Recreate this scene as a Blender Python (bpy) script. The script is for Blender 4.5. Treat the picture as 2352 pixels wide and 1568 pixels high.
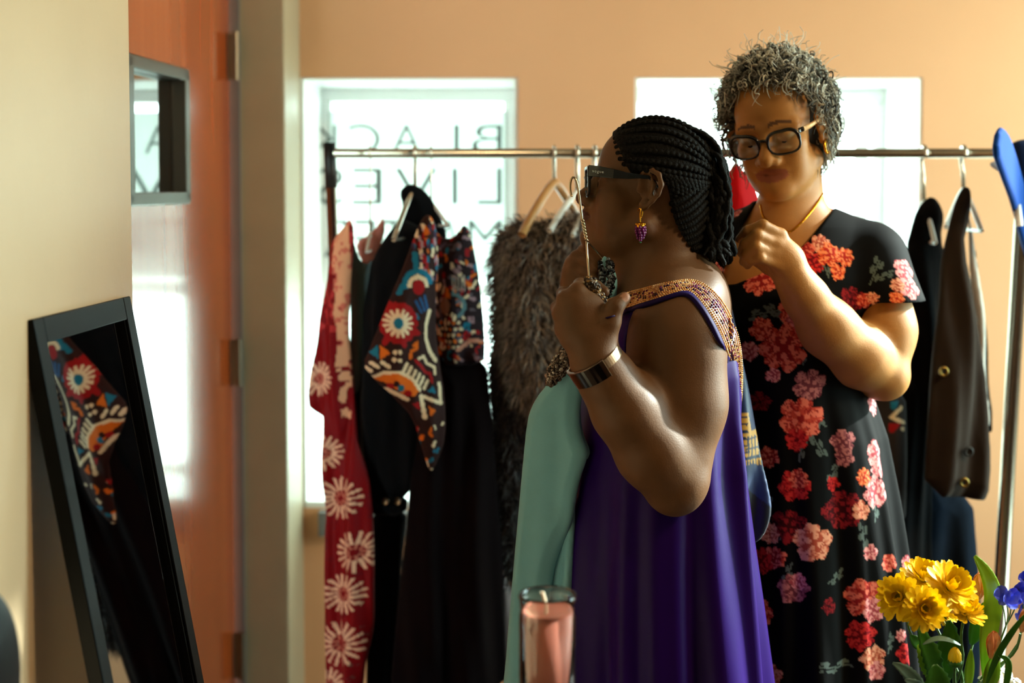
import bpy, bmesh, math, random
import numpy as np
from mathutils import Vector, Matrix, Euler
random.seed(7); RNG = np.random.default_rng(11)
for o in list(bpy.data.objects): bpy.data.objects.remove(o)
SC = bpy.context.scene; COL = SC.collection
# ---------------------------------------------------------------- camera
F = 3267.0; CX = 1176.0; PITCH = math.radians(3.0); CAMH = 1.5; PY0 = 601.0
cd = bpy.data.cameras.new('camera'); cam = bpy.data.objects.new('camera', cd); COL.objects.link(cam)
cd.sensor_width = 36.0; cd.lens = F/2352*36; cd.shift_y = -(784-PY0)/2352
cam.location = (0, 0, CAMH); cam.rotation_euler = (math.pi/2-PITCH, 0, 0)
cd.dof.use_dof = True; cd.dof.focus_distance = 2.33; cd.dof.aperture_fstop = 2.3; cd.clip_start = .05
SC.camera = cam
# ---------------------------------------------------------------- world, exposure
SC.view_settings.view_transform = 'Standard'; SC.view_settings.look = 'None'
SC.view_settings.exposure = 0.0; SC.view_settings.gamma = 1.0; SC.view_settings.use_curve_mapping = False
w = bpy.data.worlds.new('sky'); SC.world = w; w.use_nodes = True
bg = w.node_tree.nodes['Background']; bg.inputs[0].default_value = (.80, 1.0, .97, 1); bg.inputs[1].default_value = 14.0
def area(name, loc, target, sx, sy, power, color, portal=False):
    l = bpy.data.lights.new(name, 'AREA'); l.shape = 'RECTANGLE'; l.size = sx; l.size_y = sy
    l.energy = power; l.color = color
    o = bpy.data.objects.new(name, l); COL.objects.link(o); o.location = loc
    o.rotation_euler = (Vector(target)-Vector(loc)).to_track_quat('-Z', 'Y').to_euler()
    if portal: l.cycles.is_portal = True
    return o
# daylight portals in the three windows, and the warm ceiling fixtures of the room
area('window_portal', (-.28, 4.36, 1.2), (-.28, 0, 1.2), .62, 1.26, 1, (1,1,1), True)
area('window_portal', (.72, 4.36, 1.2), (.72, 0, 1.2), .82, 1.26, 1, (1,1,1), True)
area('window_portal', (2.36, 2.85, 1.5), (0, 2.85, 1.5), 1.3, 1.75, 1, (1,1,1), True)
area('ceiling_lamp_light', (1.95, 1.70, 2.50), (1.2, 2.3, 0.9), .5, .5, 42, (1, .74, .40))
area('ceiling_lamp_light', (.2, -1.0, 2.50), (.2, -1.0, 0), .5, .5, 2, (1, .76, .50))
# low sun coming in through the side window on the right
sl_ = bpy.data.lights.new('sun', 'SUN'); sl_.energy = 19.0; sl_.angle = math.radians(2.5); sl_.color = (1, .97, .92)
so_ = bpy.data.objects.new('sun', sl_); COL.objects.link(so_); so_.location = (4, 4, 4)
so_.rotation_euler = Vector((-.85, -.32, -.40)).to_track_quat('-Z', 'Y').to_euler()
# ---------------------------------------------------------------- photo pixel -> point helpers
SP, CP = math.sin(PITCH), math.cos(PITCH)
CAM = np.array([0, 0, CAMH])
def ray(px, py):
    a = (px-CX)/F; b = -(py-PY0)/F
    return np.array([a, CP+b*SP, -SP+b*CP])
def at(px, py, Y):
    r = ray(px, py); return CAM + r*(Y/r[1])
def on_plane(px, py, o, n):
    r = ray(px, py); return CAM + r*(np.dot(np.array(o)-CAM, n)/np.dot(r, n))
def to_px(P):
    q = np.asarray(P)-CAM; dz = q[..., 1]*CP-q[..., 2]*SP; up = q[..., 1]*SP+q[..., 2]*CP
    return CX+F*q[..., 0]/dz, PY0-F*up/dz
def mpx(Y): return Y/F
# ---------------------------------------------------------------- materials
def lin(c):
    return tuple((x/12.92 if x <= .04045 else ((x+.055)/1.055)**2.4) for x in (v/255 for v in c))
def mat(name, rgb, rough=.5, metal=0, var=.0, scale=8, bump=0, bscale=60, spec=.5, sheen=0, coat=0, col=False,
        stretch=None, rgb2=None, sss=0, trans=0, ior=1.45, detail=6):
    m = bpy.data.materials.new(name); m.use_nodes = True; nt = m.node_tree; N = nt.nodes; L = nt.links
    b = N['Principled BSDF']; I = b.inputs
    c = lin(rgb); I['Base Color'].default_value = (*c, 1); I['Roughness'].default_value = rough
    I['Metallic'].default_value = metal; I['Specular IOR Level'].default_value = spec; I['IOR'].default_value = ior
    I['Transmission Weight'].default_value = trans
    if sheen: I['Sheen Weight'].default_value = sheen; I['Sheen Roughness'].default_value = .4
    if coat: I['Coat Weight'].default_value = coat; I['Coat Roughness'].default_value = .12
    if sss: I['Subsurface Weight'].default_value = sss; I['Subsurface Radius'].default_value = (.012, .005, .003); I['Subsurface Scale'].default_value = .5
    tc = N.new('ShaderNodeTexCoord'); mp = N.new('ShaderNodeMapping'); L.new(tc.outputs['Object'], mp.inputs[0])
    if stretch: mp.inputs['Scale'].default_value = stretch
    src = None
    if col:
        at_ = N.new('ShaderNodeAttribute'); at_.attribute_name = 'Col'; src = at_.outputs['Color']
    if var or rgb2:
        nz = N.new('ShaderNodeTexNoise'); nz.inputs['Scale'].default_value = scale; nz.inputs['Detail'].default_value = detail
        L.new(mp.outputs[0], nz.inputs['Vector'])
        mx = N.new('ShaderNodeMix'); mx.data_type = 'RGBA'
        if rgb2:
            cr = N.new('ShaderNodeValToRGB'); cr.color_ramp.elements[0].position = .35; cr.color_ramp.elements[1].position = .65
            L.new(nz.outputs[0], cr.inputs[0]); L.new(cr.outputs[0], mx.inputs['Factor'])
            if src: L.new(src, mx.inputs['A'])
            else: mx.inputs['A'].default_value = (*c, 1)
            mx.inputs['B'].default_value = (*lin(rgb2), 1)
        else:
            mx.blend_type = 'MULTIPLY'; mx.inputs['Factor'].default_value = 1
            mr = N.new('ShaderNodeMapRange'); mr.inputs['From Min'].default_value = .3; mr.inputs['From Max'].default_value = .7
            mr.inputs['To Min'].default_value = 1-var; mr.inputs['To Max'].default_value = 1+var*.6
            L.new(nz.outputs[0], mr.inputs[0])
            if src: L.new(src, mx.inputs['A'])
            else: mx.inputs['A'].default_value = (*c, 1)
            L.new(mr.outputs[0], mx.inputs['B'])
        src = mx.outputs['Result']
    if src: L.new(src, I['Base Color'])
    if bump:
        n2 = N.new('ShaderNodeTexNoise'); n2.inputs['Scale'].default_value = bscale; n2.inputs['Detail'].default_value = 4
        L.new(mp.outputs[0], n2.inputs['Vector'])
        bp = N.new('ShaderNodeBump'); bp.inputs['Strength'].default_value = bump; bp.inputs['Distance'].default_value = .004
        L.new(n2.outputs[0], bp.inputs['Height']); L.new(bp.outputs[0], I['Normal'])
    return m
def thin_glass(name, tint=(1,1,1), refl=1.0):
    m = bpy.data.materials.new(name); m.use_nodes = True; nt = m.node_tree; N = nt.nodes; L = nt.links
    N.remove(N['Principled BSDF']); out = N['Material Output']
    t = N.new('ShaderNodeBsdfTransparent'); t.inputs[0].default_value = (*tint, 1)
    g = N.new('ShaderNodeBsdfGlossy'); g.inputs['Roughness'].default_value = .02
    lw = N.new('ShaderNodeLayerWeight'); lw.inputs[0].default_value = .5
    pw = N.new('ShaderNodeMath'); pw.operation = 'POWER'; pw.inputs[1].default_value = 4.0; L.new(lw.outputs['Facing'], pw.inputs[0])
    mu = N.new('ShaderNodeMath'); mu.operation = 'MULTIPLY_ADD'; mu.inputs[1].default_value = .9; mu.inputs[2].default_value = min(.04*refl, .9); mu.use_clamp = True; L.new(pw.outputs[0], mu.inputs[0])
    mx = N.new('ShaderNodeMixShader'); L.new(mu.outputs[0], mx.inputs[0]); L.new(t.outputs[0], mx.inputs[1]); L.new(g.outputs[0], mx.inputs[2])
    L.new(mx.outputs[0], out.inputs[0]); return m
# ---------------------------------------------------------------- objects
def obj(name, me, m=None, parent=None, smooth=None):
    if m is not None and not me.materials: me.materials.append(m)
    o = bpy.data.objects.new(name, me); COL.objects.link(o)
    if parent is not None:
        o.parent = parent
        if parent.type == 'EMPTY': o.matrix_parent_inverse = Matrix.Translation(-Vector(parent.location))
    if smooth is not None:
        me.polygons.foreach_set('use_smooth', [smooth]*len(me.polygons))
    return o
def tag(o, label, cat, group=None):
    o['label'] = label; o['category'] = cat
    if group: o['group'] = group
    return o
def thing(name, label, cat, loc=(0,0,0), group=None):
    o = bpy.data.objects.new(name, None); COL.objects.link(o); o.location = tuple(float(v) for v in loc); o.empty_display_size = .05
    return tag(o, label, cat, group)
def struct(o): o['kind'] = 'structure'; return o
def meshpy(name, V, Fc, smooth=False, cols=None):
    me = bpy.data.meshes.new(name); V = np.asarray(V, dtype=np.float32)
    if isinstance(Fc, np.ndarray):
        n, k = Fc.shape
        me.vertices.add(len(V)); me.vertices.foreach_set('co', V.ravel())
        me.loops.add(n*k); me.loops.foreach_set('vertex_index', Fc.astype(np.int32).ravel())
        me.polygons.add(n); me.polygons.foreach_set('loop_start', np.arange(0, n*k, k, dtype=np.int32))
        me.update(calc_edges=True)
    else:
        me.from_pydata([tuple(map(float, v)) for v in V], [], Fc); me.update()
    if smooth: me.polygons.foreach_set('use_smooth', np.ones(len(me.polygons), dtype=bool))
    if cols is not None:
        a = me.color_attributes.new('Col', 'FLOAT_COLOR', 'POINT')
        c = np.ones((len(V), 4), dtype=np.float32); c[:, :3] = cols; a.data.foreach_set('color', c.ravel())
    return me
class MB:
    """collects pieces into one mesh"""
    def __init__(s): s.V = []; s.F = []; s.C = []; s.col = None
    def add(s, V, Fc):
        b = len(s.V); s.V += [tuple(map(float, v)) for v in V]; s.F += [tuple(i+b for i in f) for f in Fc]
        if s.col is not None: s.C += [s.col]*len(V)
    def box(s, x0, x1, y0, y1, z0, z1, M=None):
        V = [(x, y, z) for z in (z0, z1) for y in (y0, y1) for x in (x0, x1)]
        if M is not None: V = [tuple(M @ Vector(v)) for v in V]
        s.add(V, [(0,2,3,1),(4,5,7,6),(0,1,5,4),(2,6,7,3),(0,4,6,2),(1,3,7,5)])
    def prism(s, pts, z0, z1):
        n = len(pts); V = [(x, y, z0) for x, y in pts]+[(x, y, z1) for x, y in pts]
        s.add(V, [tuple(range(n))[::-1], tuple(range(n, 2*n))]+[(i, (i+1) % n, n+(i+1) % n, n+i) for i in range(n)])
    def tube(s, P, R, sides=10, cap=True, closed=False, flat=None, up=None):
        P = [Vector(tuple(map(float, p))) for p in P]; n = len(P)
        if not hasattr(R, '__len__'): R = [R]*n
        V = []; prev = None
        for i, p in enumerate(P):
            t = (P[(i+1) % n]-P[i-1]) if closed else (P[min(i+1, n-1)]-P[max(i-1, 0)])
            if t.length < 1e-9: t = Vector((0,0,1))
            t.normalize()
            if prev is None:
                a = Vector(up) if up else (Vector((0,0,1)) if abs(t.z) < .9 else Vector((1,0,0)))
                u = (a-t*a.dot(t)).normalized()
            else: u = (prev-t*prev.dot(t)).normalized()
            prev = u; v = t.cross(u); fl = flat or 1
            for k in range(sides):
                an = 2*math.pi*k/sides; V.append(p+u*(R[i]*math.cos(an))+v*(R[i]*fl*math.sin(an)))
        Fc = []
        for i in range(n if closed else n-1):
            j = (i+1) % n
            for k in range(sides):
                l = (k+1) % sides; Fc.append((i*sides+k, j*sides+k, j*sides+l, i*sides+l)[::-1])
        if cap and not closed: Fc += [tuple(range(sides)), tuple(range((n-1)*sides, n*sides))[::-1]]
        s.add(V, Fc)
    def sphere(s, c, r, nu=10, nv=7, rr=None, M=None):
        r3 = rr or (r, r, r); V = []; Fc = []
        for j in range(nv+1):
            ph = math.pi*j/nv
            for i in range(nu):
                th = 2*math.pi*i/nu
                q = Vector((r3[0]*math.sin(ph)*math.cos(th), r3[1]*math.sin(ph)*math.sin(th), r3[2]*math.cos(ph)))
                if M is not None: q = M @ q
                V.append((c[0]+q.x, c[1]+q.y, c[2]+q.z))
        for j in range(nv):
            for i in range(nu):
                k = (i+1) % nu; Fc.append((j*nu+i, (j+1)*nu+i, (j+1)*nu+k, j*nu+k))
        s.add(V, Fc)
    def lathe(s, prof, c=(0,0,0), n=32):
        V = []; Fc = []
        for r, z in prof:
            for i in range(n):
                a = 2*math.pi*i/n; V.append((c[0]+r*math.cos(a), c[1]+r*math.sin(a), c[2]+z))
        for j in range(len(prof)-1):
            for i in range(n):
                k = (i+1) % n; Fc.append((j*n+i, j*n+k, (j+1)*n+k, (j+1)*n+i))
        s.add(V, Fc)
    def ribbon(s, A, B, th, nrm):
        """thick strip between polylines A and B, nrm: list of normals"""
        n = len(A); V = []
        for a, b, m in zip(A, B, nrm):
            a = np.array(a); b = np.array(b); m = np.array(m)*th
            V += [a, b, b+m, a+m]
        Fc = []
        for i in range(n-1):
            for k in range(4):
                l = (k+1) % 4; Fc.append((i*4+k, i*4+l, (i+1)*4+l, (i+1)*4+k))
        Fc += [(3,2,1,0), (n*4-4, n*4-3, n*4-2, n*4-1)]
        s.add(V, Fc)
    def build(s, name, m, parent=None, smooth=False, bevel=0):
        me = meshpy(name, s.V, s.F, smooth, np.array(s.C) if s.C else None)
        o = obj(name, me, m, parent)
        if bevel:
            md = o.modifiers.new('bevel', 'BEVEL'); md.width = bevel; md.segments = 2; md.limit_method = 'ANGLE'
        return o
def box(name, m, x0, x1, y0, y1, z0, z1, parent=None, bevel=0):
    b = MB(); b.box(x0, x1, y0, y1, z0, z1); return b.build(name, m, parent, False, bevel)
# ---------------------------------------------------------------- implicit surfaces
def smin(a, b, k):
    if k <= 0: return np.minimum(a, b)
    h = np.maximum(k-np.abs(a-b), 0)/k; return np.minimum(a, b)-h*h*k*.25
def smax(a, b, k): return -smin(-a, -b, k)
class SDF:
    def __init__(s): s.p = []
    def _add(s, fn, lo, hi, op, k): s.p.append((fn, np.array(lo, float)-k, np.array(hi, float)+k, op, k))
    def ell(s, c, r, R=None, k=.01, op='u'):
        c = np.array(c, float); r = np.array(r, float)
        def fn(P):
            q = P-c
            if R is not None: q = q @ R
            q2 = q*q; k0 = np.sqrt(q2@(1/(r*r))); k1 = np.sqrt(q2@(1/r**4))+1e-9
            return k0*(k0-1)/k1
        m = r.max(); s._add(fn, c-m, c+m, op, k)
    def sph(s, c, r, k=.01, op='u'): s.ell(c, (r, r, r), None, k, op)
    def rc(s, a, b, ra, rb, k=.01, op='u'):
        a = np.array(a, float); b = np.array(b, float); ba = b-a; L2 = max(ba@ba, 1e-12)
        def fn(P):
            q = P-a; t = np.minimum(np.maximum(q@(ba/L2), 0), 1); q = q-t[:, None]*ba
            return np.sqrt(np.einsum('ij,ij->i', q, q))-(ra+(rb-ra)*t)
        m = max(ra, rb); s._add(fn, np.minimum(a, b)-m, np.maximum(a, b)+m, op, k)
    def chain(s, pts, rad, k=.006, k2=.004, op='u'):
        for i in range(len(pts)-1): s.rc(pts[i], pts[i+1], rad[i], rad[i+1], k if i == 0 else k2, op)
    def fn(s, fn, lo, hi, k=.01, op='u'): s._add(fn, lo, hi, op, k)
    def ev(s, P, sel=None):
        d = np.full(len(P), 1.0)
        for fn, lo, hi, op, k in (s.p if sel is None else sel):
            e = fn(P)
            if op == 'u': d = smin(d, e, k)
            elif op == 's': d = smax(d, -e, k)
            else: d = smax(d, e, k)
        return d
    def mesh(s, lo, hi, h, B=14):
        lo = np.array(lo, float); n = np.ceil((np.array(hi)-lo)/h).astype(int)+1
        nb = (n+B-1)//B; n = nb*B
        D = np.full(tuple(n), 1.0, dtype=np.float32); g = np.arange(B)*h
        gx, gy, gz = np.meshgrid(g, g, g, indexing='ij'); G = np.stack([gx.ravel(), gy.ravel(), gz.ravel()], 1)
        bs = B*h; half = bs*.5; diag = half*1.75
        PL = np.array([p[1] for p in s.p])-h; PH = np.array([p[2] for p in s.p])+h
        for i in range(nb[0]):
            for j in range(nb[1]):
                for l in range(nb[2]):
                    b0 = lo+np.array([i, j, l])*bs; b1 = b0+bs
                    sel = [s.p[q] for q in np.nonzero(((PH >= b0) & (PL <= b1)).all(1))[0]]
                    if not any(p[3] == 'u' for p in sel): continue
                    c0 = (b0+half)[None]; ec = [p[0](c0)[0] for p in sel]; dm = min(e for e, p in zip(ec, sel) if p[3] == 'u')
                    sl = (slice(i*B, (i+1)*B), slice(j*B, (j+1)*B), slice(l*B, (l+1)*B))
                    if dm > diag*1.5+.06: D[sl] = dm; continue
                    sel = [p for e, p in zip(ec, sel) if (p[3] == 'u' and e <= max(dm, -.03)+3.0*diag+p[4]) or (p[3] == 's' and e < 1.6*diag+p[4]) or p[3] == 'i']
                    c = s.ev(c0, sel)[0]
                    if abs(c) > diag*1.6+.02: D[sl] = c; continue
                    D[sl] = s.ev(G+b0, sel).reshape(B, B, B)
        return nets(D, lo, h)
    def march(s, o, d, t0, t1, iso=0.0):
        o = np.array(o); d = np.array(d)/np.linalg.norm(d); t = np.arange(t0, t1, .004)
        v = s.ev(o+d*t[:, None])-iso; i = np.nonzero(v < 0)[0]
        if not len(i): return None
        i = i[0]; f = 0 if i == 0 else v[i-1]/(v[i-1]-v[i]); return o+d*(t[max(i-1, 0)]+.004*f)
    def grad(s, P, e=.002):
        P = np.atleast_2d(P); g = np.stack([s.ev(P+np.eye(3)[i]*e)-s.ev(P-np.eye(3)[i]*e) for i in range(3)], 1)
        return g/(np.linalg.norm(g, axis=1, keepdims=True)+1e-9)
def nets(D, lo, h):
    S = D < 0
    a = S[:-1, :-1, :-1]; cnt = np.zeros(a.shape, np.uint8)
    for dx in (0, 1):
        for dy in (0, 1):
            for dz in (0, 1): cnt += S[dx:dx+a.shape[0], dy:dy+a.shape[1], dz:dz+a.shape[2]]
    act = (cnt > 0) & (cnt < 8); I = np.argwhere(act); idx = np.full(a.shape, -1, np.int32); idx[act] = np.arange(len(I))
    C = {}
    for dx in (0, 1):
        for dy in (0, 1):
            for dz in (0, 1): C[dx, dy, dz] = D[I[:, 0]+dx, I[:, 1]+dy, I[:, 2]+dz].astype(np.float64)
    acc = np.zeros((len(I), 3)); num = np.zeros(len(I))
    ks = list(C)
    for p in ks:
        for ax in range(3):
            if p[ax]: continue
            q = list(p); q[ax] = 1; q = tuple(q); u, v = C[p], C[q]; m = (u < 0) != (v < 0)
            t = np.where(m, u/np.where(u-v == 0, 1, u-v), 0)
            pos = np.tile(np.array(p, float), (len(I), 1)); pos[:, ax] += t
            acc[m] += pos[m]; num[m] += 1
    V = lo+(I+acc/num[:, None])*h
    Q = []
    for ax in range(3):
        s0 = [slice(None)]*3; s1 = [slice(None)]*3; s0[ax] = slice(0, -1); s1[ax] = slice(1, None)
        A = S[tuple(s0)]; Bm = S[tuple(s1)]; E = np.argwhere(A != Bm)
        o1, o2 = (ax+1) % 3, (ax+2) % 3
        ok = (E[:, o1] > 0) & (E[:, o2] > 0) & (E[:, o1] < D.shape[o1]-1) & (E[:, o2] < D.shape[o2]-1); E = E[ok]
        def cell(d1, d2):
            c = E.copy(); c[:, o1] -= d1; c[:, o2] -= d2; return idx[c[:, 0], c[:, 1], c[:, 2]]
        q = np.stack([cell(1, 1), cell(0, 1), cell(0, 0), cell(1, 0)], 1)
        fl = ~A[E[:, 0], E[:, 1], E[:, 2]]; q[fl] = q[fl][:, ::-1]; Q.append(q)
    return V, np.concatenate(Q)
def relax(V, Q, it=2, lam=.5):
    V = V.copy(); n = len(V); i = np.concatenate([Q[:, a] for a in range(4)]*2); j = np.concatenate([Q[:, (a+1) % 4] for a in range(4)]+[Q[:, (a+3) % 4] for a in range(4)])
    num = np.maximum(np.bincount(i, minlength=n), 1)
    for _ in range(it):
        acc = np.stack([np.bincount(i, V[j, c], n) for c in range(3)], 1); V += lam*(acc/num[:, None]-V)
    return V
def chaikin(p, it=2, closed=True):
    p = np.array(p, float)
    for _ in range(it):
        if closed: q = np.roll(p, -1, 0); p = np.stack([.75*p+.25*q, .25*p+.75*q], 1).reshape(-1, p.shape[1])
        else:
            a, b = p[:-1], p[1:]; m = np.stack([.75*a+.25*b, .25*a+.75*b], 1).reshape(-1, p.shape[1]); p = np.vstack([p[:1], m, p[-1:]])
    return p
def spline(p, n):
    p = np.array(p, float); p = chaikin(p, 3, False); s = np.r_[0, np.cumsum(np.linalg.norm(np.diff(p, axis=0), axis=1))]
    t = np.linspace(0, s[-1], n); return np.stack([np.interp(t, s, p[:, i]) for i in range(p.shape[1])], 1)
def poly_sd(x, y, poly):
    d = np.full(x.shape, 1e9); ins = np.zeros(x.shape, bool); n = len(poly)
    for i in range(n):
        ax, ay = poly[i]; bx, by = poly[(i+1) % n]; ex, ey = bx-ax, by-ay
        t = np.clip(((x-ax)*ex+(y-ay)*ey)/max(ex*ex+ey*ey, 1e-12), 0, 1)
        d = np.minimum(d, (x-ax-t*ex)**2+(y-ay-t*ey)**2)
        if ay != by: ins ^= ((ay > y) != (by > y)) & (x < ex*(y-ay)/(by-ay)+ax)
    d = np.sqrt(d); return np.where(ins, -d, d)
def garment(name, poly, Y, m, yaw=0, T=.02, edge=.03, folds=((.008, 90, 0), (.004, 170, 1)), vox=.004, colfn=None, parent=None,
            smoothit=1, x0=None, foldtop=None, wav=1.0, noise=0, relaxit=1):
    """hanging cloth: outline in photo pixels taken onto a vertical plane through depth Y turned by yaw, thickened and folded"""
    px = np.array(poly, float); x0 = px[:, 0].mean() if x0 is None else x0
    o = at(x0, 800, Y); ya = math.radians(yaw); e = np.array([math.cos(ya), math.sin(ya), 0]); n = np.array([math.sin(ya), -math.cos(ya), 0])
    W = np.array([on_plane(u, v, o, n) for u, v in chaikin(px, smoothit)])
    A = np.stack([(W-o)@e, W[:, 2]], 1); amp = sum(f[0] for f in folds)
    lo = np.array([A[:, 0].min()-.012, -(T+amp+.012), A[:, 1].min()-.012]); hi = np.array([A[:, 0].max()+.012, T+amp+.012, A[:, 1].max()+.012])
    nx, ny, nz = (np.ceil((hi-lo)/vox).astype(int)+2); xs = lo[0]+np.arange(nx)*vox; ys = lo[1]+np.arange(ny)*vox; zs = lo[2]+np.arange(nz)*vox
    gx, gz = np.meshgrid(xs, zs, indexing='ij'); d2 = poly_sd(gx, gz, A)
    t = np.maximum(T*np.sqrt(np.clip(-d2/edge, 0, 1)), .003)
    zt = A[:, 1].max(); ft = foldtop if foldtop is not None else .25; ramp = np.clip((zt-gz)/ft, .15, 1); wc = 0
    for am, fr, ph in folds:
        wc = wc+am*ramp*np.sin(fr*(gx+.02*wav*np.sin(3.1*gz+ph*2)+.008*wav*np.sin(9*gz+ph))+ph*1.7+.6*np.sin(2.3*gz+ph))
    if noise: wc = wc+noise*np.sin(23*gx+31*gz)*np.sin(17*gx-29*gz+1)
    D = smax(np.broadcast_to(d2[:, None, :], (nx, ny, nz)), np.abs(ys[None, :, None]-wc[:, None, :])-t[:, None, :], .006).astype(np.float32)
    V, Q = nets(D, lo, vox)
    if relaxit: V = relax(V, Q, relaxit)
    # local y is along -n (away from viewer)
    Wv = o[None]*np.array([1, 1, 0])+V[:, :1]*e-V[:, 1:2]*n+np.stack([0*V[:, 2], 0*V[:, 2], V[:, 2]], 1)
    cols = None
    if colfn:
        base = o[None]*np.array([1, 1, 0])+V[:, :1]*e+np.stack([0*V[:, 2], 0*V[:, 2], V[:, 2]], 1)
        u, v = to_px(base); cols = colfn(u, v)
    ob = obj(name, meshpy(name, Wv, Q, True, cols), m, parent)
    return ob
def text_mesh(name, body, size, M, m, parent, extrude=.0005, spacing=1.0):
    c = bpy.data.curves.new(name, 'FONT'); c.body = body; c.size = size; c.extrude = extrude; c.space_character = spacing; c.resolution_u = 4
    t = bpy.data.objects.new(name, c); COL.objects.link(t); bpy.context.view_layer.update()
    me = bpy.data.meshes.new_from_object(t); bpy.data.objects.remove(t); bpy.data.curves.remove(c)
    me.transform(M); me.name = name; me.materials.clear(); return obj(name, me, m, parent)
# ================================================================ SETTING
M_wall = mat('wall_paint', (228,200,162), .42, var=.05, scale=3, bump=.12, bscale=45, spec=.35)
M_wall2 = mat('back_wall_paint', (234,178,134), .6, var=.04, scale=2, bump=.08, bscale=60, spec=.3)
M_white = mat('white_paint', (250,250,248), .5)
M_ceil = mat('ceiling_paint', (150,142,128), .7, var=.03)
M_floor = mat('floor_boards', (70,48,32), .4, var=.25, scale=3, stretch=(1,12,1), coat=.2)
M_frame = mat('door_frame_paint', (176,158,128), .45, var=.05)
M_grey = mat('sill_grey', (120,118,116), .5, var=.06)
M_hinge = mat('hinge_metal', (120,104,84), .35, metal=.9)
M_black = mat('black_lacquer', (4,4,5), .45, spec=.12)
M_pane = thin_glass('window_glass', (.93,1,.985), 1)
YB = 3.86; YG = 4.24
WA = .05
wl = lambda y: -.748-.030+WA*y
XC = float(at(300, 400, 2.36)[0])
# left wall, with its free corner in front of the door recess
b = MB(); b.prism([(wl(-2.2)-.05, -2.2), (wl(-2.2)+.0, -2.2), (XC, 2.36), (XC-.14, 2.39), (wl(-2.2)-.2, -2.2)], 0, 2.6)
struct(b.build('wall_left', M_wall))
dx = lambda y: -.947+.0685*y
XJ0 = float(at(545, 600, 3.6)[0]); XJ1 = float(at(657, 600, 3.6)[0])
b = MB(); b.box(-1.7, XJ0-.42, 2.1, 4.4, 0, 2.6); struct(b.build('wall_recess', M_wall2))
# jamb wall between door and window
b = MB(); b.box(XJ0, XJ1, 3.6, YG+.05, 0, 2.6); struct(b.build('wall_jamb', M_frame, bevel=.004))
b = MB(); b.box(XJ0-.02, XJ0+.012, 3.592, 3.66, 0, 2.3); struct(b.build('trim_1', M_grey))
# back wall around the two windows
T1 = float(at(940, 178, YB)[2]); BT = float(at(700, 1166, YB)[2])
W1 = (XJ1, float(at(1190, 400, YB)[0])); W2 = (float(at(1457, 400, YB)[0]), float(at(2117, 400, YB)[0]))
bw = MB()
x0, x1 = XJ1-.01, 3.0
bw.box(x0, x1, YB, YB+.5, T1, 2.6); bw.box(x0, x1, YB, YB+.5, 0, BT)
bw.box(W1[1], W2[0], YB, YB+.5, BT, T1); bw.box(W2[1], x1, YB, YB+.5, BT, T1)
struct(bw.build('wall_back', M_wall2))
def window(n, wx, mull=None):
    wd = struct(bpy.data.objects.new('window_%d' % n, None)); COL.objects.link(wd); wd.location = (sum(wx)/2, YG, BT)
    e = .006; x0, x1 = wx[0]+e, wx[1]-e
    lin_ = MB()   # white plaster lining of the reveal
    lin_.box(x0-e+.0005, x0+.003, YB+.004, YB+.5, BT, T1); lin_.box(x1-.003, x1+e-.0005, YB+.004, YB+.5, BT, T1); lin_.box(x0, x1, YB+.004, YB+.5, T1-.005, T1-.0005)
    lin_.build('reveal_lining', M_white, wd)
    for nm, a in (('frame_rail', (x0, x1, YG-.03, YG+.03, T1-.045, T1-.006)), ('frame_rail', (x0, x1, YG-.03, YG+.03, BT+.02, BT+.05)),
                  ('frame_stile', (x0+.003, x0+.035, YG-.03, YG+.03, BT+.05, T1-.045)), ('frame_stile', (x1-.035, x1-.003, YG-.03, YG+.03, BT+.05, T1-.045))):
        box(nm, M_white, *a, parent=wd, bevel=.004)
    for (za, zb, yo) in ((T1-.62, T1-.58, 0),):
        box('meeting_rail', M_white, x0+.035, x1-.035, YG-.015, YG+.015, za, zb, parent=wd)
    box('pane', M_pane, x0+.03, x1-.03, YG-.003, YG+.003, BT+.045, T1-.04, parent=wd)
    box('sill', M_white, x0, x1, YB-.015 if n > 1 else YB+.0, YG+.03, BT-.002, BT+.018, parent=wd, bevel=.003)
    box('apron', M_grey, wx[0]+.045, wx[1]+.02, YB-.035, YB-.001, BT-.072, BT-.004, parent=wd, bevel=.003)
    return wd
win1 = window(1, W1); win2 = window(2, W2)
box('sash_stile', M_white, W2[0]+.062, W2[0]+.10, YG-.05, YG-.03, BT+.08, T1-.08, parent=win2); box('sash_stile', M_white, W2[1]-.10, W2[1]-.062, YG-.05, YG-.03, BT+.08, T1-.08, parent=win2)
box('sash_rail', M_white, W2[0]+.10, W2[1]-.10, YG-.05, YG-.03, T1-.13, T1-.085, parent=win2)
# reversed lettering on the left pane (it is meant to be read from the street)
M_letter = mat('window_lettering', (104,114,112), .6)
def letters(body, xr, xl, ytop, ybot):
    """word mirrored: starts at pixel xr and runs to the left until xl"""
    Yl = YG-.034; a = at(xr, ybot, Yl); c = at(xl, ytop, Yl)
    for ch, (pr, pl) in body:
        size = float(c[2]-a[2])/.70; X = float(at(pr, 300, Yl)[0]); Wd = X-float(at(pl, 300, Yl)[0])
        cu = bpy.data.curves.new('l', 'FONT'); cu.body = ch; cu.size = size; cu.offset = -size*.012; cu.extrude = .0008
        t = bpy.data.objects.new('l', cu); COL.objects.link(t); bpy.context.view_layer.update()
        me = bpy.data.meshes.new_from_object(t); bpy.data.objects.remove(t)
        xs = [v.co.x for v in me.vertices]; x0_, wd_ = min(xs), max(max(xs)-min(xs), 1e-6); k = Wd/wd_
        M = Matrix(((-k, 0, 0, X+x0_*k), (0, 0, 1, Yl), (0, 1, 0, float(a[2])), (0, 0, 0, 1)))
        me.transform(M); me.materials.clear(); obj('letter_'+ch.lower(), me, M_letter, win1)
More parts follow.
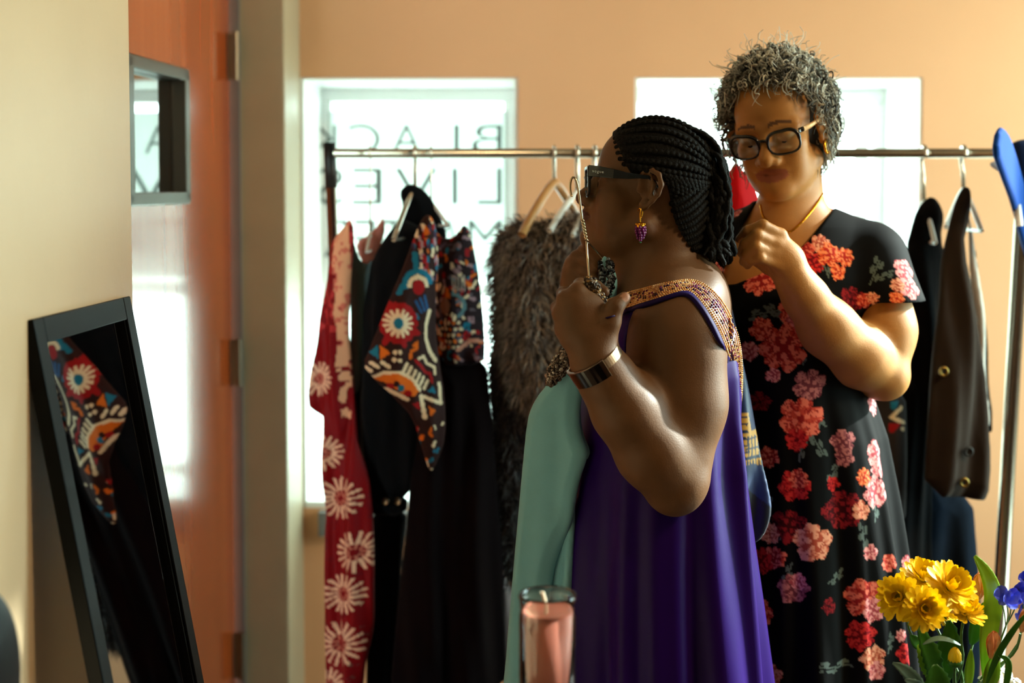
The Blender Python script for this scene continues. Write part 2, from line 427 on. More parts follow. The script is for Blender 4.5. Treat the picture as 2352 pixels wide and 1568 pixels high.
letters([('B', (1153,1084)), ('L', (1054,998)), ('A', (966,900)), ('C', (872,800)), ('K', (772,716))], 0, 0, 284, 352)
letters([('L', (1152,1096)), ('I', (1050,1039)), ('V', (1003,908)), ('E', (876,808)), ('S', (786,730))], 0, 0, 383, 470)
letters([('M', (1152,1076)), ('A', (1058,1002)), ('T', (990,938)), ('T', (928,876)), ('E', (860,812)), ('R', (796,742))], 0, 0, 502, 590)
# sheer banner in the upper part of the left window, behind the lettering
M_ban = bpy.data.materials.new('banner_paper'); M_ban.use_nodes = True
_n = M_ban.node_tree.nodes; _n.remove(_n['Principled BSDF']); _t = _n.new('ShaderNodeBsdfTranslucent'); _t.inputs[0].default_value = (.38,.39,.38,1)
_d = _n.new('ShaderNodeBsdfDiffuse'); _d.inputs[0].default_value = (.35,.35,.34,1); _a = _n.new('ShaderNodeAddShader')
M_ban.node_tree.links.new(_t.outputs[0], _a.inputs[0]); M_ban.node_tree.links.new(_d.outputs[0], _a.inputs[1]); M_ban.node_tree.links.new(_a.outputs[0], _n['Material Output'].inputs[0])
_p = [at(700, 256, YG-.004), at(1200, 640, YG-.032)]
box('banner', M_ban, W1[0]+.03, W1[1]-.03, YG-.0325, YG-.0315, float(_p[1][2]), float(_p[0][2]), parent=win1)
# door with vision panel, in the recess
M_wood = mat('varnished_door', (186,82,34), .22, rgb2=(168,70,28), scale=2.2, stretch=(6,6,.5), coat=.85, spec=.5, detail=2)
M_steel = mat('panel_frame_steel', (92,88,80), .35, metal=.5)
M_dglass = thin_glass('door_glass', (.55,.6,.58), 12)
door = struct(bpy.data.objects.new('door_1', None)); COL.objects.link(door); door.location = (XJ0, 3.58, 0)
dang = math.atan2(.0685, 1); DO = Vector((XJ0-.012, 3.575, 0)); Dd = Vector((-math.sin(dang), -math.cos(dang), 0)); Dn = Vector((math.cos(dang), -math.sin(dang), 0))
DM = Matrix(((Dd.x, Dn.x, 0, DO.x), (Dd.y, Dn.y, 0, DO.y), (0, 0, 1, 0), (0, 0, 0, 1)))   # local: x along door from hinge, y out to room, z up
def door_s(px):
    r = ray(px, 430); n = np.array(Dn); t = np.dot(np.array(DO)-CAM, n)/np.dot(r, n); return float(np.dot(CAM+r*t-np.array(DO), np.array(Dd)))
def door_z(px, py): return float(on_plane(px, py, np.array(DO), np.array(Dn))[2])
s1 = door_s(426); s0 = s1+.40; zt, zb = door_z(426, 166), door_z(426, 462)
dl = MB()
for a in ((0, s1, 0, 2.06), (s0, .93, 0, 2.06), (s1, s0, 0, zb), (s1, s0, zt, 2.06)): dl.box(a[0], a[1], -.045, 0, a[2], a[3], DM)
dl.build('door_leaf', M_wood, door)
fw = .03
for nm, a in (('vision_frame', (s1-.004, s1+fw, zb, zt)), ('vision_frame', (s0-fw, s0+.004, zb, zt)), ('vision_frame', (s1, s0, zt-fw*.7, zt+.006)), ('vision_frame', (s1, s0, zb-.006, zb+fw*.7))):
    q = MB(); q.box(a[0], a[1], -.02, .012, a[2], a[3], DM); q.build(nm, M_steel, door, bevel=.003)
q = MB(); q.box(s1+.01, s0-.01, -.024, -.02, zb+.005, zt-.005, DM); q.build('vision_glass', M_dglass, door)
q = MB(); q.box(s1+.01, s0-.01, -.044, -.034, zb+.005, zt-.005, DM); q.build('vision_backing', mat('dim_corridor', (150,165,160), .8), door)
for yy in (130, 830, 1500):
    zc = float(at(545, yy, 3.58)[2]); h = MB()
    hx, hy = XJ0-.002, 3.57
    h.tube([(hx+.012, hy-.014, zc-.06), (hx+.012, hy-.014, zc+.06)], .008, 10)
    h.box(hx-.008, hx+.012, hy-.008, hy+.004, zc-.058, zc+.058); h.build('hinge', M_hinge, door)
# floor, ceiling and the rest of the room
box_ = MB(); box_.box(-1.7, 3.0, -2.4, YB+.4, -.05, 0); struct(box_.build('floor', M_floor))
box_ = MB(); box_.box(-1.7, 3.0, -2.4, YB+.5, 2.6, 2.65); struct(box_.build('ceiling', M_ceil))
box_ = MB(); box_.box(-1.7, 3.0, -2.4, -2.3, 0, 2.6); struct(box_.build('wall_front', mat('brown_panelling', (84,64,46), .6, var=.1)))
rw = MB(); rw.box(2.3, 2.5, -2.3, 2.15, 0, 2.6); rw.box(2.3, 2.5, 3.55, YB, 0, 2.6); rw.box(2.3, 2.5, 2.15, 3.55, 0, .6); rw.box(2.3, 2.5, 2.15, 3.55, 2.4, 2.6)
struct(rw.build('wall_right', mat('right_wall_paint', (150,118,84), .6, var=.05)))
w3 = struct(bpy.data.objects.new('window_3', None)); COL.objects.link(w3); w3.location = (2.4, 2.85, .6)
for a in ((2.37, 2.43, 2.15, 3.55, 2.34, 2.4), (2.37, 2.43, 2.15, 3.55, .6, .66), (2.37, 2.43, 2.15, 2.21, .66, 2.34), (2.37, 2.43, 3.49, 3.55, .66, 2.34)):
    box('frame_bar', M_white, *a, parent=w3)
box('pane', M_pane, 2.397, 2.403, 2.21, 3.49, .66, 2.34, parent=w3)
gr = MB(); gr.box(-14, 14, 4.4, 30, -.3, -.25); struct(gr.build('ground', mat('pavement', (190,192,188), .8, var=.1)))
gr = MB(); gr.box(3.0, 14, -14, 4.4, -.3, -.25); struct(gr.build('ground_side', mat('pavement_side', (190,192,188), .8, var=.1)))
M_lampglow = bpy.data.materials.new('lamp_diffuser'); M_lampglow.use_nodes = True
_b = M_lampglow.node_tree.nodes['Principled BSDF']; _b.inputs['Base Color'].default_value = (.9,.85,.75,1); _b.inputs['Emission Color'].default_value = (1,.7,.4,1); _b.inputs['Emission Strength'].default_value = 3
for (lx, ly, lb) in ((1.95, 1.70, 'square warm ceiling lamp over the right side of the room'), (.2, -1.0, 'square warm ceiling lamp behind the photographer')):
    t = thing('ceiling_lamp', lb, 'lamp', (lx, ly, 2.6), 'ceiling lamps')
    box('housing', M_white, lx-.28, lx+.28, ly-.28, ly+.28, 2.545, 2.6, t); box('diffuser', M_lampglow, lx-.25, lx+.25, ly-.25, ly+.25, 2.535, 2.545, t)
# ================================================================ GARMENT RACK
M_chrome = mat('rack_chrome', (170,160,145), .25, metal=1)
M_rubber = mat('black_plastic', (18,18,18), .45)
YR = 3.2
rk = thing('garment_rack', 'chrome garment rack with long horizontal bar in front of the windows', 'clothes rack', (.4, YR, 0))
zb_ = float(at(1176, 352, YR)[2]); xl, xr = float(at(757, 350, YR)[0]), float(at(2362, 350, YR)[0])
b = MB(); b.tube([(xl, YR, zb_), (xr, YR, zb_)], .0108, 16); b.build('bar', M_chrome, rk, True)
tl, bl_ = at(757, 330, YR), at(800, 1568, YR)
def down(p, q):  # extend line p->q to the floor
    t = (p[2]-.06)/(p[2]-q[2]); return p+(q-p)*t
for nm, p, q, r in (('post', tl, bl_, .0115), ('post', at(2356, 330, YR-.02), at(2288, 1568, YR-.06), .0165)):
    e = down(p, q); b = MB(); b.tube([p, e], r, 14); po = b.build(nm, M_chrome, rk, True)
    if r < .012:
        b = MB(); b.tube([p+np.array([0,0,.002]), p+(q-p)*.08], .0135, 14); b.build('sleeve', M_rubber, po, True)
    f = MB(); f.tube([(e[0], YR-.28, .06), (e[0], YR+.24, .06)], .012, 10); f.build('foot', M_chrome, rk, True)
    for yy in (YR-.27, YR+.23):
        c = MB(); c.sphere((e[0], yy, .026), .026, 12, 8); c.build('castor', M_rubber, rk, True)
b = MB(); e0 = down(tl, bl_); e1 = down(at(2356,330,YR-.02), at(2288,1568,YR-.06)); b.tube([e0, e1], .011, 10); b.build('base_bar', M_chrome, rk, True)
# ---- hangers
M_wire = mat('hanger_steel', (200,196,186), .25, metal=1); M_plast = mat('white_plastic', (232,232,228), .35); M_hwood = mat('hanger_wood', (196,142,84), .4, var=.15, scale=12)
def hanger(label, px, ytop, yneck, m, half=.19, yaw=80, drop=.11, hookr=.004, armr=.006, dy=0):
    n = at(px, yneck, YR+dy); t = thing('clothes_hanger', label, 'hanger', n, 'hangers on the rack')
    X = float(at(px, 350, YR)[0]); c = math.cos(math.radians(yaw)); s_ = math.sin(math.radians(yaw))
    pts = [(X-.012, YR-.012, zb_-.004)]
    for a in range(200, -20, -22):
        an = math.radians(a); pts.append((X+.0*math.cos(an), YR+.0165*math.cos(an), zb_+.0155*math.sin(an)))
    pts += [(X, YR+.014, zb_-.02), ((X+n[0])/2, YR+.004, (zb_+n[2])/2), tuple(n)]
    h = MB(); h.tube(pts[1:], hookr, 8); h.build('hook', M_wire, t, True)
    a = MB()
    P = [np.array([n[0]+c*u, n[1]+s_*u, n[2]-drop*abs(u/half)**1.2]) for u in np.linspace(-half, half, 13)]
    a.tube(P, armr, 8)
    if m is not M_hwood: a.tube([P[0], P[-1]], armr*.8, 8)
    a.build('arms', m, t, True)
    return t
hanger('steel hook hanger carrying the black hooded jacket', 953, 340, 432, M_wire)
hanger('hanger carrying the red patterned gown at the left end', 850, 340, 535, M_plast, yaw=88, drop=.04, half=.06, armr=.004, hookr=.002)
hanger('hanger carrying the colourful printed top', 990, 340, 466, M_plast, yaw=125, drop=.05, half=.07, armr=.004, hookr=.002)
hanger('wooden hanger sticking out above the fur vest', 1273, 345, 418, M_hwood, yaw=58, half=.14, drop=.115, armr=.010)
hanger('white plastic hanger right of the wooden one', 1326, 345, 440, M_plast, yaw=60, half=.13, drop=.085, armr=.007, hookr=.005)
hanger('white plastic hanger just left of the braided hair', 1366, 345, 450, M_plast, yaw=65, half=.13, drop=.085, armr=.006, hookr=.005)
hanger('white hanger of the black coat right of the floral dress', 2122, 345, 462, M_plast, yaw=88, half=.10, drop=.09, hookr=.005)
hanger('white hanger of the brown blazer near the right post', 2213, 345, 434, M_plast, yaw=88, half=.14, drop=.09, hookr=.005)
# ---- painting helpers for fabric prints (linear colours per vertex)
def vnoise(x, y, seed=0):
    xi, yi = np.floor(x).astype(int), np.floor(y).astype(int); fx, fy = x-xi, y-yi; fx = fx*fx*(3-2*fx); fy = fy*fy*(3-2*fy)
    h = lambda a, b: (np.sin(a*127.1+b*311.7+seed*17.3)*43758.5453) % 1.0
    return (h(xi,yi)*(1-fx)+h(xi+1,yi)*fx)*(1-fy)+(h(xi,yi+1)*(1-fx)+h(xi+1,yi+1)*fx)*fy
class Paint:
    def __init__(s, u, v, base): s.u = u; s.v = v; s.c = np.tile(np.array(lin(base)), (len(u), 1))
    def put(s, m, col): s.c[m] = lin(col)
    def disc(s, x, y, r, col, ry=None, rot=0):
        ry = ry or r; du, dv = s.u-x, s.v-y
        if rot:
            a = math.radians(rot); du, dv = du*math.cos(a)+dv*math.sin(a), -du*math.sin(a)+dv*math.cos(a)
        s.put((du/r)**2+(dv/ry)**2 < 1, col)
    def line(s, pts, w, col):
        for (ax, ay), (bx, by) in zip(pts[:-1], pts[1:]):
            ex, ey = bx-ax, by-ay; t = np.clip(((s.u-ax)*ex+(s.v-ay)*ey)/max(ex*ex+ey*ey, 1e-9), 0, 1)
            s.put((s.u-ax-t*ex)**2+(s.v-ay-t*ey)**2 < (w/2)**2, col)
    def poly(s, pts, col): s.put(poly_sd(s.u, s.v, pts) < 0, col)
    def arc(s, x, y, r0, r1, a0, a1, col):
        d = np.hypot(s.u-x, s.v-y); a = np.degrees(np.arctan2(-(s.v-y), s.u-x)) % 360
        s.put((d > r0) & (d < r1) & (((a-a0) % 360) < ((a1-a0) % 360)), col)
    def rays(s, x, y, r0, r1, n, w, col, ph=0):
        for k in range(n):
            a = 2*math.pi*k/n+ph; s.line([(x+r0*math.cos(a), y+r0*math.sin(a)), (x+r1*math.cos(a), y+r1*math.sin(a))], w, col)
CREAM = (226,204,170); TEAL = (20,110,140); ORNG = (214,104,24); REDP = (150,16,20); BRN = (44,20,18)
def print_sleeve(u, v):
    p = Paint(u, v, BRN); r = random.Random(5)
    for k in range(90):
        x, y = r.uniform(945, 1005), r.uniform(490, 690); c = r.choice([CREAM, (170,140,150), TEAL, ORNG, REDP, (60,40,70), (200,170,180)])
        p.line([(x, y), (x+r.uniform(-3,3), y+r.uniform(5,16))], r.uniform(4,8), c)
    p.poly([(920,690),(930,650),(945,640),(1000,650),(1000,720),(940,760)], BRN)
    p.line([(950,582),(951,612)], 13, TEAL); p.arc(955,652,24,36,0,200,TEAL); p.line([(920,655),(912,672)], 11, TEAL)
    p.arc(955,655,15,25,-10,190,CREAM); p.disc(956,658,14,REDP,17)
    for i in range(3): p.line([(950+i*10,690-i*6),(962+i*8,715-i*4)], 6, (30,80,130))
    p.line([(950,720),(954,728)], 7, TEAL)
    for k in range(14):
        a = k*2*math.pi/14; p.disc(911+30*math.cos(a), 740+36*math.sin(a), 13, REDP)
    p.disc(911,740,30,REDP,36); p.line([(900,705),(890,695)],14,REDP); p.line([(940,760),(952,762)],14,REDP); p.line([(885,775),(880,785)],14,REDP); p.line([(918,775),(922,790)],12,REDP)
    p.rays(910,740,14,30,15,7,CREAM); p.disc(910,740,19,CREAM,22); p.disc(909,740,10,TEAL,13)
    p.line([(984,712),(974,745),(974,775),(984,805),(998,826)], 9, CREAM)
    p.poly([(848,808),(866,790),(866,824)], TEAL); p.poly([(870,790),(892,808),(870,824)], ORNG)
    for x, y in ((901,806),(912,806),(899,823),(911,824)): p.disc(x, y, 5, CREAM)
    p.line([(944,790),(952,784),(950,798),(938,804),(936,818)], 7, ORNG)
    for x, y in ((843,846),(857,836),(880,834)): p.line([(x-7,y-4),(x+8,y+5)], 9, CREAM)
    for k in range(6): x = 924+k*10; y = 840+k*8; p.line([(x+4,y-8),(x-4,y+9)], 7, CREAM)
    p.line([(956,820),(968,816),(976,832),(995,842),(996,856)], 7, CREAM); p.line([(948,824),(962,838),(972,852),(984,856),(988,874)], 7, REDP)
    p.poly([(856,868),(880,854),(912,852),(940,868),(958,892),(946,906),(920,902),(890,880)], ORNG)
    p.line([(855,866),(880,853),(912,851),(940,866),(959,892)], 8, CREAM)
    p.disc(893,884,8,REDP); p.disc(915,888,8,TEAL); p.disc(905,878,7,BRN); p.disc(930,900,8,REDP); p.line([(886,892),(930,914)], 9, CREAM)
    p.poly([(976,896),(990,884),(998,902)], TEAL); p.poly([(980,930),(998,940),(984,954)], ORNG); p.poly([(940,924),(958,918),(960,940)], REDP)
    p.line([(962,906),(972,956)], 10, CREAM); p.line([(962,906),(1010,924),(1006,878)], 8, CREAM)
    for k in range(40):
        x, y = r.uniform(955,1020), r.uniform(962,1085); p.line([(x,y),(x+r.uniform(-5,5),y+r.uniform(4,12))], r.uniform(4,8), r.choice([CREAM, ORNG, TEAL, BRN, REDP, BRN]))
    return p.c
def print_body(u, v):
    p = Paint(u, v, (36,20,26)); r = random.Random(9)
    for k in range(230):
        x, y = r.uniform(985,1112), r.uniform(512,835); c = r.choice([CREAM, (150,120,130), TEAL, ORNG, REDP, (24,18,24), (70,60,76), (90,80,90), REDP])
        a = r.uniform(0, 3); l = r.uniform(6,18); p.line([(x,y),(x+l*math.cos(a)*.6,y+l*math.sin(a))], r.uniform(4,9), c)
    p.arc(1045,700,24,32,-60,90,(90,130,140)); p.disc(1030,700,13,(140,96,76),20)
    for k in range(5): p.line([(1048+k*6,630),(1050+k*6,665)], 3, (170,160,150))
    for i in range(5):
        for j in range(5): p.disc(1018+i*11+(j%2)*4, 738+j*14, 4, (CREAM, ORNG)[(i+j)%3 == 0])
    p.line([(1060,800),(1085,780),(1104,782)], 9, (190,130,110))
    return p.c
def print_red(u, v):
    p = Paint(u, v, (118,4,10))
    n = .6*vnoise(u/11, v/16)+.4*vnoise(u/5, v/7, 3); n2 = vnoise(u/14, v/40, 7)
    m = (u > 770+(v-540)*.05+6*n2) & (u < 806) & (v < 960) & (n > .16+np.clip((v-700)/420, 0, 1)*.6); p.put(m, (224,158,120))
    p.put(m & (n < .38), (204,104,84)); p.put((v < 760) & ~m & (n > .52), (176,44,44)); p.put((v > 1400) & (n > .68), (104,60,52)); p.put((v > 960) & (n > .72), (108,10,18))
    for x, y, r in ((742,868,36),(758,1035,38),(792,1140,46),(828,1262,44),(800,1358,44),(792,1472,50),(760,1570,40)):
        p.rays(x, y, r*.45, r, 17, 6, (222,170,140), x); p.rays(x, y, r*.2, r*.36, 9, 4, (190,110,90))
    return p.c
M_print = mat('printed_cotton', (255,255,255), .75, col=True, bump=.05, sheen=.04, spec=.2); M_redg = mat('red_printed_silk', (255,255,255), .6, col=True, sheen=.03, spec=.15)
cloth = lambda n, c, r=.95, **k: mat(n, c, r, var=k.pop('var', .08), scale=20, bump=.06, bscale=250, sheen=k.pop('sheen', .06), spec=k.pop('spec', .08), **k)
M_slate = cloth('slate_jersey', (74,90,92)); M_blk = cloth('black_cotton', (13,13,15), sheen=.03); M_blk2 = cloth('maroon_black_cloth', (13,5,6), sheen=.02); M_drk = cloth('black_twill', (9,10,13), sheen=.03)
g = thing('red_gown', 'dark red gown with pale starburst flowers at the left end of the rack', 'gown', at(790,1500,3.12))
garment('gown_body', [(796,514),(803,498),(813,530),(807,600),(804,700),(803,800),(812,950),(836,1050),(850,1130),(856,1230),(858,1340),(852,1450),(832,1568),(825,1640),(752,1640),(755,1560),(748,1400),(752,1260),(757,1150),(740,1085),(736,1040),(745,970),(725,945),(709,928),(722,840),(735,730),(748,640),(764,556),(775,538)], 3.12, M_redg, -25, .022, .03, ((.009,85,.4),(.004,180,2)), .0035, print_red, g)
garment('neck_lining', [(815,556),(850,535),(868,515),(880,493),(888,520),(876,570),(858,620),(838,622),(820,580)], 3.22, cloth('pink_lining', (212,140,128)), -10, .008, .02, ((.004,120,0),), .004, None, g)
o = garment('tank_dress', [(794,545),(806,528),(816,560),(824,590),(840,606),(856,592),(866,600),(866,700),(856,850),(840,960),(803,965),(802,700)], 3.17, M_slate, -10, .015); tag(o, 'slate grey sleeveless jersey dress between red gown and black jacket', 'dress')
j = thing('hooded_jacket', 'black hooded jacket with snap band hem on the rack', 'jacket', at(890,1170,3.2))
garment('jacket_body', [(905,520),(925,500),(965,520),(1000,560),(1010,700),(1000,900),(970,1020),(944,1150),(845,1150),(838,1060),(803,965),(808,850),(825,720),(845,620),(875,560)], 3.16, M_blk, -20, .06, .07, ((.010,60,.3),(.004,130,2)), .004, None, j, noise=.003)
garment('hood', [(915,440),(935,422),(958,424),(985,445),(1005,480),(1020,520),(1028,548),(1000,600),(960,640),(925,600),(905,540),(928,478)], 3.19, M_drk, 10, .045, .06, ((.010,50,1),), .004, None, j)
garment('hem_band', [(845,1135),(936,1135),(934,1184),(846,1184)], 3.15, M_drk, -20, .04, .04, ((.004,60,.3),), .004, None, j)
M_stud = mat('brass_stud', (150,126,96), .3, metal=1)
for x in (885, 913):
    c = at(x, 1152, 3.10); b = MB(); b.tube([c, c+np.array([0,.012,0])], .0075, 12); b.build('snap_stud', M_stud, j, True)
o = garment('black_trousers', [(842,1165),(938,1165),(930,1240),(920,1340),(912,1640),(840,1640),(844,1400)], 3.22, M_drk, 0, .03); tag(o, 'black trousers hanging under the hooded jacket', 'trousers')
pt = thing('printed_blouse', 'brown cotton top with colourful African print and wide sleeve', 'blouse', at(1010,900,3.05))
garment('sleeve', [(966,505),(984,488),(1003,515),(1008,600),(1003,680),(1002,760),(1012,840),(1022,900),(1024,1000),(1006,1060),(990,1090),(974,1045),(950,962),(900,908),(860,872),(833,838),(850,800),(880,722),(908,650),(934,590),(950,545)], 3.00, M_print, 18, .022, .03, ((.006,50,.8),(.002,140,0)), .0026, print_sleeve, pt)
garment('bodice', [(985,500),(1010,545),(1040,547),(1058,525),(1068,512),(1082,540),(1097,620),(1107,700),(1114,790),(1112,840),(1000,840),(996,700),(985,600)], 3.09, M_print, -12, .03, .04, ((.007,70,.2),(.003,150,1)), .003, print_body, pt)
o = garment('long_dress', [(985,790),(1000,800),(1114,806),(1130,960),(1146,1150),(1158,1300),(1168,1640),(890,1640),(918,1340),(936,1190),(948,1000),(960,880)], 3.13, M_blk2, 5, .065, .08, ((.012,55,.5),(.005,120,2))); tag(o, 'long maroon black dress below the printed top', 'dress')
# fur vest
fv = thing('fur_vest', 'shaggy grey brown fur vest below the wooden hanger', 'vest', at(1200,1300,3.2))
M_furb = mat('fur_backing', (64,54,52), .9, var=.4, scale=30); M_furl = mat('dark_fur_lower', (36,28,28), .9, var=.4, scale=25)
fp = [(1132,640),(1138,560),(1162,522),(1200,502),(1240,512),(1290,497),(1345,490),(1400,530),(1400,700),(1380,900),(1330,980),(1250,970),(1190,900),(1156,810),(1126,772),(1138,720)]
fb = garment('pelt', fp, 3.15, M_furb, -5, .05, .07, ((.010,45,.5),(.006,110,2)), .005, None, fv)
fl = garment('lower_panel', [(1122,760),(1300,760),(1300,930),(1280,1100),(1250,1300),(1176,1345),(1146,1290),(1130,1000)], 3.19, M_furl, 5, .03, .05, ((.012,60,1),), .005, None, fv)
def fur(ob, n, L, cols, parent, seed, wid=.0016):
    me = ob.data; N = len(me.vertices); co = np.empty(N*3, np.float32); me.vertices.foreach_get('co', co); co = co.reshape(-1, 3)
    no = np.empty(N*3, np.float32); me.vertices.foreach_get('normal', no); no = no.reshape(-1, 3)
    r = np.random.default_rng(seed); ok = np.argwhere(no[:, 1] < .35).ravel(); I = r.choice(ok, n)
    p = co[I]; nn = no[I]; d = nn*.55+np.array([0,0,-.55])+r.normal(0, .42, (n, 3)); d /= np.linalg.norm(d, axis=1, keepdims=True)
    l = L*r.uniform(.5, 1.3, n)[:, None]; sd = np.cross(d, r.normal(0, 1, (n, 3))); sd /= np.linalg.norm(sd, axis=1, keepdims=True)+1e-9
    a = p-sd*wid; b = p+sd*wid; m = p+d*l*.6; t = p+d*l+np.array([0,0,-.25])*l
    V = np.stack([a, b, m+sd*wid*.7, m-sd*wid*.7, t], 1).reshape(-1, 3); k = np.arange(n)*5
    Fq = [(i, i+1, i+2, i+3) for i in k]+[(i+3, i+2, i+4) for i in k]
    C = np.array([lin(c) for c in cols])[r.integers(0, len(cols), n)]; C = np.repeat(C, 5, 0)
    o = obj('fur', meshpy('fur', V, Fq, True, C), mat('fur_hair', (255,255,255), .6, col=True, sheen=.3), parent); o['kind'] = 'stuff'
fur(fb, 9000, .034, [(132,118,110),(98,84,78),(164,150,138),(70,58,54),(182,166,152)], fb, 3)
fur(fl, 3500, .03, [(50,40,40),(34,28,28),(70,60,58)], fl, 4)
o = garment('grey_skirt', [(1138,1262),(1160,1325),(1190,1370),(1190,1640),(1158,1640),(1150,1450)], 3.26, cloth('pale_grey_cloth', (150,140,142)), 0, .02); tag(o, 'pale grey skirt peeking out beside the mint dress', 'skirt')
# right of the bar
o = garment('red_blouse', [(1688,365),(1705,385),(1748,450),(1760,560),(1630,560),(1650,430),(1672,395)], 3.14, cloth('scarlet_cloth', (188,12,22), .55), 0, .03, .04, ((.010,70,0),)); tag(o, 'scarlet blouse on the rack behind the grey haired woman', 'blouse')
bc = garment('black_coat', [(2098,500),(2120,462),(2142,448),(2160,470),(2168,500),(2160,545),(2178,600),(2165,800),(2145,1000),(2135,1300),(2150,1640),(2010,1640),(2040,1200),(2070,900),(2085,700),(2080,570)], 3.17, M_blk, 15, .04, .05, ((.012,55,.5),(.005,130,1))); tag(bc, 'black coat with high collar right of the floral dress', 'coat')
bz = thing('brown_blazer', 'dark brown blazer with brass buttons near the right post', 'blazer', at(2200,1140,3.1))
garment('blazer_body', [(2190,480),(2205,440),(2218,424),(2229,440),(2224,500),(2207,565),(2240,700),(2258,830),(2262,960),(2275,1050),(2268,1152),(2232,1145),(2130,1138),(2138,1000),(2150,800),(2166,620),(2180,520)], 3.06, cloth('brown_wool', (50,41,36)), 20, .028, .04, ((.009,70,.2),(.004,140,1)), .0035, None, bz)
M_btn = mat('brass_button', (150,122,64), .3, metal=1); M_btnc = mat('button_eye', (30,24,20), .6)
for x, y, m_ in ((2168,853,M_btn), (2215,1108,M_btn), (2225,1037,M_btnc)):
    c = at(x, y, 3.02); b = MB(); ring = [(c[0]+.008*math.cos(a), c[1], c[2]+.0085*math.sin(a)) for a in np.linspace(0, 2*math.pi, 17)[:-1]]
    b.tube(ring, .0032, 6, closed=True); bo = b.build('button', m_, bz, True); b = MB(); b.sphere(c+np.array([0,.003,0]), .008, 10, 6, (.008,.003,.008)); b.build('button_eye', M_btnc, bo, True)
o = garment('grey_shirt', [(2222,470),(2233,520),(2246,620),(2263,740),(2274,900),(2276,985),(2262,990),(2244,800),(2225,600)], 3.14, cloth('light_grey_cotton', (206,202,196)), 10, .012); tag(o, 'light grey shirt showing as a sliver behind the brown blazer', 'shirt')
o = garment('dark_lapel_jacket', [(2236,530),(2250,640),(2268,800),(2286,990),(2262,998),(2266,900),(2255,760),(2240,640)], 3.19, M_blk, 5, .02); tag(o, 'narrow black jacket edge behind the light grey shirt', 'jacket')
o = garment('navy_trousers', [(2095,1100),(2232,1120),(2242,1300),(2250,1420),(2252,1640),(2060,1640),(2080,1300)], 3.22, cloth('navy_denim', (22,32,46)), 5, .04, .05, ((.014,50,.5),(.005,120,1))); tag(o, 'navy trousers hanging below the brown blazer', 'trousers')
def print_small(u, v):
    p = Paint(u, v, (42,36,36)); p.poly([(2040,918),(2062,918),(2052,938),(2040,936)], TEAL); p.line([(2072,968),(2042,955),(2066,934)], 9, CREAM); p.poly([(2036,968),(2066,970),(2050,988),(2038,992)], REDP)
    p.disc(2070,982,5,CREAM); return p.c
o = garment('printed_skirt', [(1985,880),(2080,890),(2085,1010),(2078,1240),(1990,1240)], 3.12, M_print, 0, .02, .03, ((.006,60,0),), .003, print_small); tag(o, 'dark skirt with teal cream and red print behind the elbow', 'skirt')
# blue cap on the end of the rack
cp = thing('stiff_cap', 'bright blue and navy flat topped cap on the right end of the rack', 'cap', at(2340,500,3.05))
garment('board', [(2293,288),(2308,298),(2322,330),(2342,400),(2364,490),(2376,600),(2360,600),(2330,480),(2300,400),(2283,350)], 3.02, cloth('royal_blue_felt', (18,64,140), .8), 60, .008, .01, ((.0,1,0),), .003, None, cp, x0=2330)
garment('crown', [(2322,328),(2350,318),(2420,312),(2430,560),(2366,560),(2338,420)], 3.06, cloth('navy_felt', (16,32,66), .6), 30, .05, .08, ((.0,1,0),), .005, None, cp, x0=2340)
garment('lining_flap', [(2264,376),(2300,362),(2316,404),(2296,398)], 3.05, cloth('grey_lining', (150,156,170)), 0, .004, .01, ((.0,1,0),), .003, None, cp)
c = at(2336, 470, 3.0); b = MB(); b.tube([c, c+np.array([.006,0,-.045])], .008, 8); b.build('white_clip', M_plast, cp, True)
# ================================================================ PEOPLE
def skin_mat(name, rgb, rough):
    m = mat(name, rgb, rough, var=.10, scale=26, bump=.10, bscale=420, spec=.3, col=True, sss=.0); return m
class HeadFrame:
    def __init__(s, O, fwd_yaw, pitch, roll=0, sc=1.0):
        """fwd_yaw: degrees, 0 = towards camera (-Y), +90 = towards image left (-X); pitch up +"""
        a = math.radians(fwd_yaw); f = Vector((-math.sin(a), -math.cos(a), 0)); l = Vector((0,0,1)).cross(f); u = Vector((0,0,1))
        Rm = Matrix.Rotation(math.radians(-pitch), 3, l); f = Rm @ f; u = Rm @ u
        Rr = Matrix.Rotation(math.radians(roll), 3, f); l = Rr @ l; u = Rr @ u
        s.O = np.array(O); s.R = np.array([f, l, u]).T; s.sc = sc
    def w(s, f, l, u): return s.O+s.R@np.array([f, l, u])*s.sc
    def loc(s, P): return ((np.asarray(P)-s.O)@s.R)/s.sc
